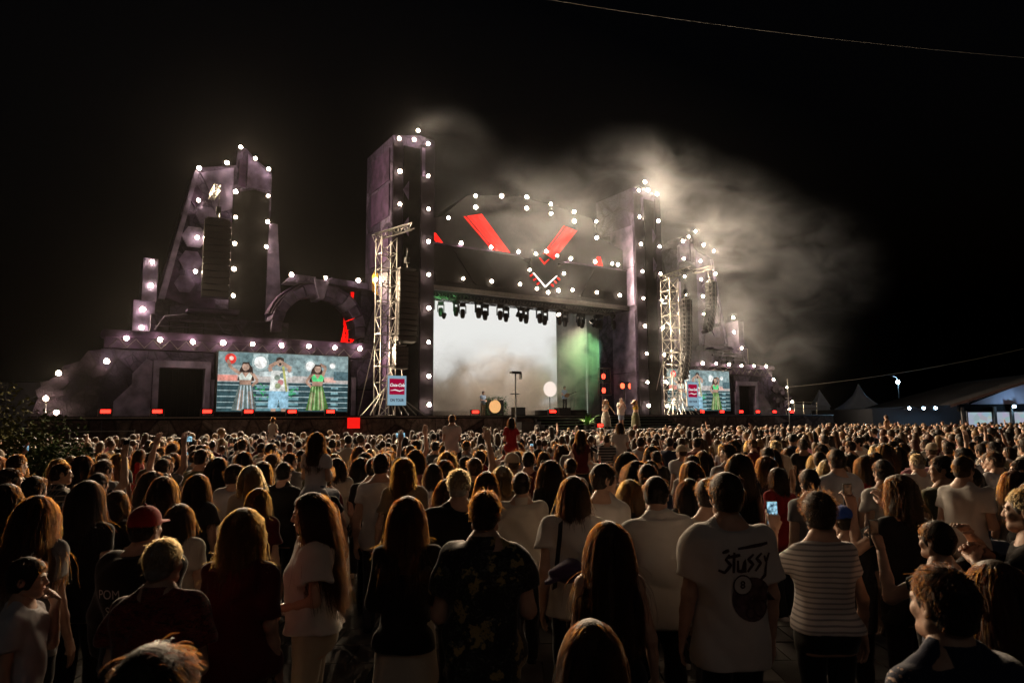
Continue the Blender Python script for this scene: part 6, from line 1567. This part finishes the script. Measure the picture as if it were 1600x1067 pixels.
# ---- the far crowd: one mass, too many to count
def far_template(longhair, arm):
    """vertices, quads/tris, part index (0 skin, 1 hair, 2 top, 3 legs)"""
    b = MB()
    def rings(rs, n, mi):
        b.mi = mi; v = []
        for z, w, d, c in rs: v += [(w * math.cos(2 * math.pi * k / n), c + d * math.sin(2 * math.pi * k / n), z) for k in range(n)]
        b.add(v, [(i * n + k, i * n + (k + 1) % n, (i + 1) * n + (k + 1) % n, (i + 1) * n + k) for i in range(len(rs) - 1) for k in range(n)])
    rings([(.78, .20, .14, 0), (.95, .19, .135, 0), (1.2, .20, .135, 0), (1.36, .215, .125, -.01), (1.43, .17, .10, -.01), (1.48, .08, .07, -.01), (1.50, .05, .05, 0)], 10, 2)
    rings([(1.46, .052, .055, 0), (1.56, .05, .055, .01)], 8, 0)
    b.mi = 0; b.sphere((0, .028, 1.615), (.064, .078, .098), 8, 6)
    b.mi = 1; b.sphere((0, -.012, 1.665), (.086, .108, .096), 9, 7)
    if longhair: rings([(1.22, .06, .02, -.15), (1.30, .10, .045, -.125), (1.45, .11, .055, -.08), (1.58, .10, .08, -.04), (1.68, .09, .09, -.02)], 8, 1)
    for s in (-1, 1):
        b.mi = 2; b.tube([(s * .19, -.01, 1.40), (s * .23, -.02, 1.22)], [.06, .055], 6)
        b.mi = 0
        if arm and s > 0: b.tube([(s * .22, .0, 1.38), (s * .27, .10, 1.58), (s * .22, .16, 1.86), (s * .21, .17, 1.96)], [.05, .04, .035, .02], 6)
        else: b.tube([(s * .23, -.02, 1.24), (s * .25, .0, 1.05), (s * .24, .1, .86)], [.045, .04, .03], 5)
        b.mi = 3; b.tube([(s * .09, 0, .85), (s * .1, 0, .45), (s * .1, 0, .02)], [.10, .07, .055], 6)
    V = np.array(b.v); return V, b.f, np.array(b.m)
TPL = [far_template(l, a) for l, a in ((False, False), (True, False), (False, True), (True, True))]
rf = np.random.default_rng(8); fv = []; ff = []; fm = []; off = 0; cnt = 0
pal_h = [4, 4, 5, 5, 5, 6, 7]; pal_t = list(range(8, 16))
ca, sa = math.cos(STH), math.sin(STH)
yy = 15.6
while yy < 60:
    xx = -.86 * yy - 1
    while xx < .84 * yy + 1:
        x = xx + rf.uniform(-.2, .2); y = yy + rf.uniform(-.22, .22); xx += .60 if yy < 24 else .70 if yy < 36 else .85
        rel = (x, y - 42.87); by = -rel[0] * sa + rel[1] * ca; ba_ = rel[0] * ca + rel[1] * sa
        if by > -8.4 and ba_ < 29: continue
        if x < -8.0 and y < 16.2: continue
        if y > 49 and x > 30: continue
        if min((x - a) ** 2 + (y - b_) ** 2 for a, b_ in spots) < .3 or rf.random() < .10 + .12 * math.sin(x * .9) * math.sin(y * .7): continue
        if any((x - a) ** 2 + (y - b_) ** 2 < .35 for a, b_ in ((-6.76, 19.5), (13.5, 25.0))): continue
        lh = rf.random() < .45; ar_ = rf.random() < .02
        V, F_, Mi = TPL[int(lh) + 2 * int(ar_)]
        k = rf.normal(1.68, .095) / 1.76; t = -math.atan2(1.4 - x, 43 - y) + rf.normal(0, .35)
        c_, s_ = math.cos(t), math.sin(t); P = V * k
        P = np.stack([P[:, 0] * c_ - P[:, 1] * s_ + x, P[:, 0] * s_ + P[:, 1] * c_ + y, P[:, 2]], 1)
        fv.append(P); ff += [tuple(i + off for i in f) for f in F_]; off += len(V); cnt += 1
        lut = np.array([rf.choice([0, 0, 1, 2]), rf.choice(pal_h), rf.choice(pal_t), 3]); fm.append(lut[Mi])
    yy += .62 if yy < 24 else .75 if yy < 36 else .95
me = bpy.data.meshes.new('far_crowd'); me.from_pydata(np.concatenate(fv), [], ff)
for m in SKIN + [CL['charcoal']] + [HAIR[c][1] for c in ('black', 'brown', 'auburn', 'blond')] + [CL[c] for c in ('black', 'charcoal', 'white', 'grey', 'wine', 'cream', 'navy', 'pink')]: me.materials.append(m)
me.polygons.foreach_set('material_index', np.concatenate(fm).astype(np.int32)); me.polygons.foreach_set('use_smooth', np.ones(len(me.polygons), bool)); me.update()
fcw = bpy.data.objects.new('far_crowd', me); COL.objects.link(fcw)
tag(fcw, 'dense mass of far spectators standing before the stage', 'crowd', kind='stuff')
print('far crowd', cnt, len(me.polygons))
# ---------------------------------------------------------------- smoke and thin night haze (real volumes)
def smoke_mat(name, blobs, dens, col, nscale, lo, hi, aniso=.2, stretch=(1, 1, 1), step=1.0):
    m = bpy.data.materials.new(name); m.use_nodes = True; n = m.node_tree.nodes; l = m.node_tree.links
    n.remove(n['Principled BSDF'])
    tc = n.new('ShaderNodeTexCoord'); acc = None
    for (c, r, w) in blobs:
        mp = n.new('ShaderNodeVectorMath'); mp.operation = 'SUBTRACT'; l.new(tc.outputs['Object'], mp.inputs[0]); mp.inputs[1].default_value = c
        dv = n.new('ShaderNodeVectorMath'); dv.operation = 'DIVIDE'; l.new(mp.outputs[0], dv.inputs[0]); dv.inputs[1].default_value = r
        ln_ = n.new('ShaderNodeVectorMath'); ln_.operation = 'LENGTH'; l.new(dv.outputs[0], ln_.inputs[0])
        mr_ = n.new('ShaderNodeMapRange'); mr_.interpolation_type = 'SMOOTHSTEP'; mr_.inputs[1].default_value = 1.0; mr_.inputs[2].default_value = 0.15; mr_.inputs[3].default_value = 0; mr_.inputs[4].default_value = w
        l.new(ln_.outputs['Value'], mr_.inputs[0])
        if acc is None: acc = mr_.outputs[0]
        else:
            a_ = n.new('ShaderNodeMath'); a_.operation = 'MAXIMUM'; l.new(acc, a_.inputs[0]); l.new(mr_.outputs[0], a_.inputs[1]); acc = a_.outputs[0]
    ma_ = n.new('ShaderNodeMapping'); ma_.inputs['Scale'].default_value = stretch; ma_.inputs['Rotation'].default_value = (0, R(18), 0); l.new(tc.outputs['Object'], ma_.inputs[0])
    nz_ = n.new('ShaderNodeTexNoise'); nz_.inputs['Scale'].default_value = nscale; nz_.inputs['Detail'].default_value = 5; nz_.inputs['Roughness'].default_value = .6; nz_.inputs['Distortion'].default_value = .9
    l.new(ma_.outputs[0], nz_.inputs['Vector'])
    mr2_ = n.new('ShaderNodeMapRange'); mr2_.inputs[1].default_value = lo; mr2_.inputs[2].default_value = hi; mr2_.inputs[3].default_value = 0; mr2_.inputs[4].default_value = dens; l.new(nz_.outputs['Fac'], mr2_.inputs[0])
    mu_ = n.new('ShaderNodeMath'); mu_.operation = 'MULTIPLY'; l.new(acc, mu_.inputs[0]); l.new(mr2_.outputs[0], mu_.inputs[1])
    pv = n.new('ShaderNodeVolumePrincipled'); pv.inputs['Color'].default_value = (*col, 1); pv.inputs['Anisotropy'].default_value = aniso
    l.new(mu_.outputs[0], pv.inputs['Density']); l.new(pv.outputs[0], n['Material Output'].inputs['Volume'])
    try: m.cycles.volume_step_rate = step
    except Exception: pass
    return m
SMOKE = smoke_mat('drifting_smoke', [((2.5, -1.5, 14.5), (10, 4.5, 5.2), .4), ((11.5, -1, 18.3), (9.5, 5, 5.2), 1.0), ((20, 0, 17.0), (12, 6, 6.4), .9), ((19, 0, 11), (10, 5, 6.5), .6), ((30, 0, 15.5), (13, 6, 7.0), .8), ((26, 0, 9), (11, 5, 5.5), .4), ((-5.0, -1.2, 18.0), (4.2, 2.5, 3.2), .45), ((5, -1.2, 10.5), (7, 2.0, 2.2), .3), ((12, -3, 8), (3.5, 2, 4.5), .4)], .07, (.70, .76, .86), .34, .38, .78, .15, (.75, 1, 1.5), 1.0)
sb = flat('smoke', MB().box(-10, 44, -5.5, 8, 3.0, 25), SMOKE, 'warm grey smoke drifting from the stage header across the night sky', 'smoke', kind='stuff')
SMOKE2 = smoke_mat('stage_fog', [((4, 7.4, 3.6), (12, 2.5, 5.2), 1.0), ((8.8, 5.0, 6.0), (2.4, 4.5, 5.5), .7)], 1.1, (.90, .82, .72), .55, .38, .64, .0, (1, 1, 1.1), 1.0)
sb2 = flat('stage_fog', MB().box(-5.7, 9.7, 2.9, 8.15, DECK + .01, 11.2), SMOKE2, 'rolling grey fog filling the stage behind the band', 'smoke', kind='stuff')
hzm = bpy.data.materials.new('stage_haze'); hzm.use_nodes = True; hn = hzm.node_tree.nodes; hn.remove(hn['Principled BSDF'])
hv = hn.new('ShaderNodeVolumePrincipled'); hv.inputs['Color'].default_value = (.92, .90, .90, 1); hv.inputs['Density'].default_value = .0003; hv.inputs['Anisotropy'].default_value = .3
hzm.node_tree.links.new(hv.outputs[0], hn['Material Output'].inputs['Volume'])
sb3 = flat('stage_haze', MB().box(-34, 38, -4.5, 6.5, .5, 27), hzm, 'thin haze hanging in the lamp light round the stage front', 'haze', kind='stuff')
for o in bpy.data.objects:
    if '_o' in o: del o['_o']
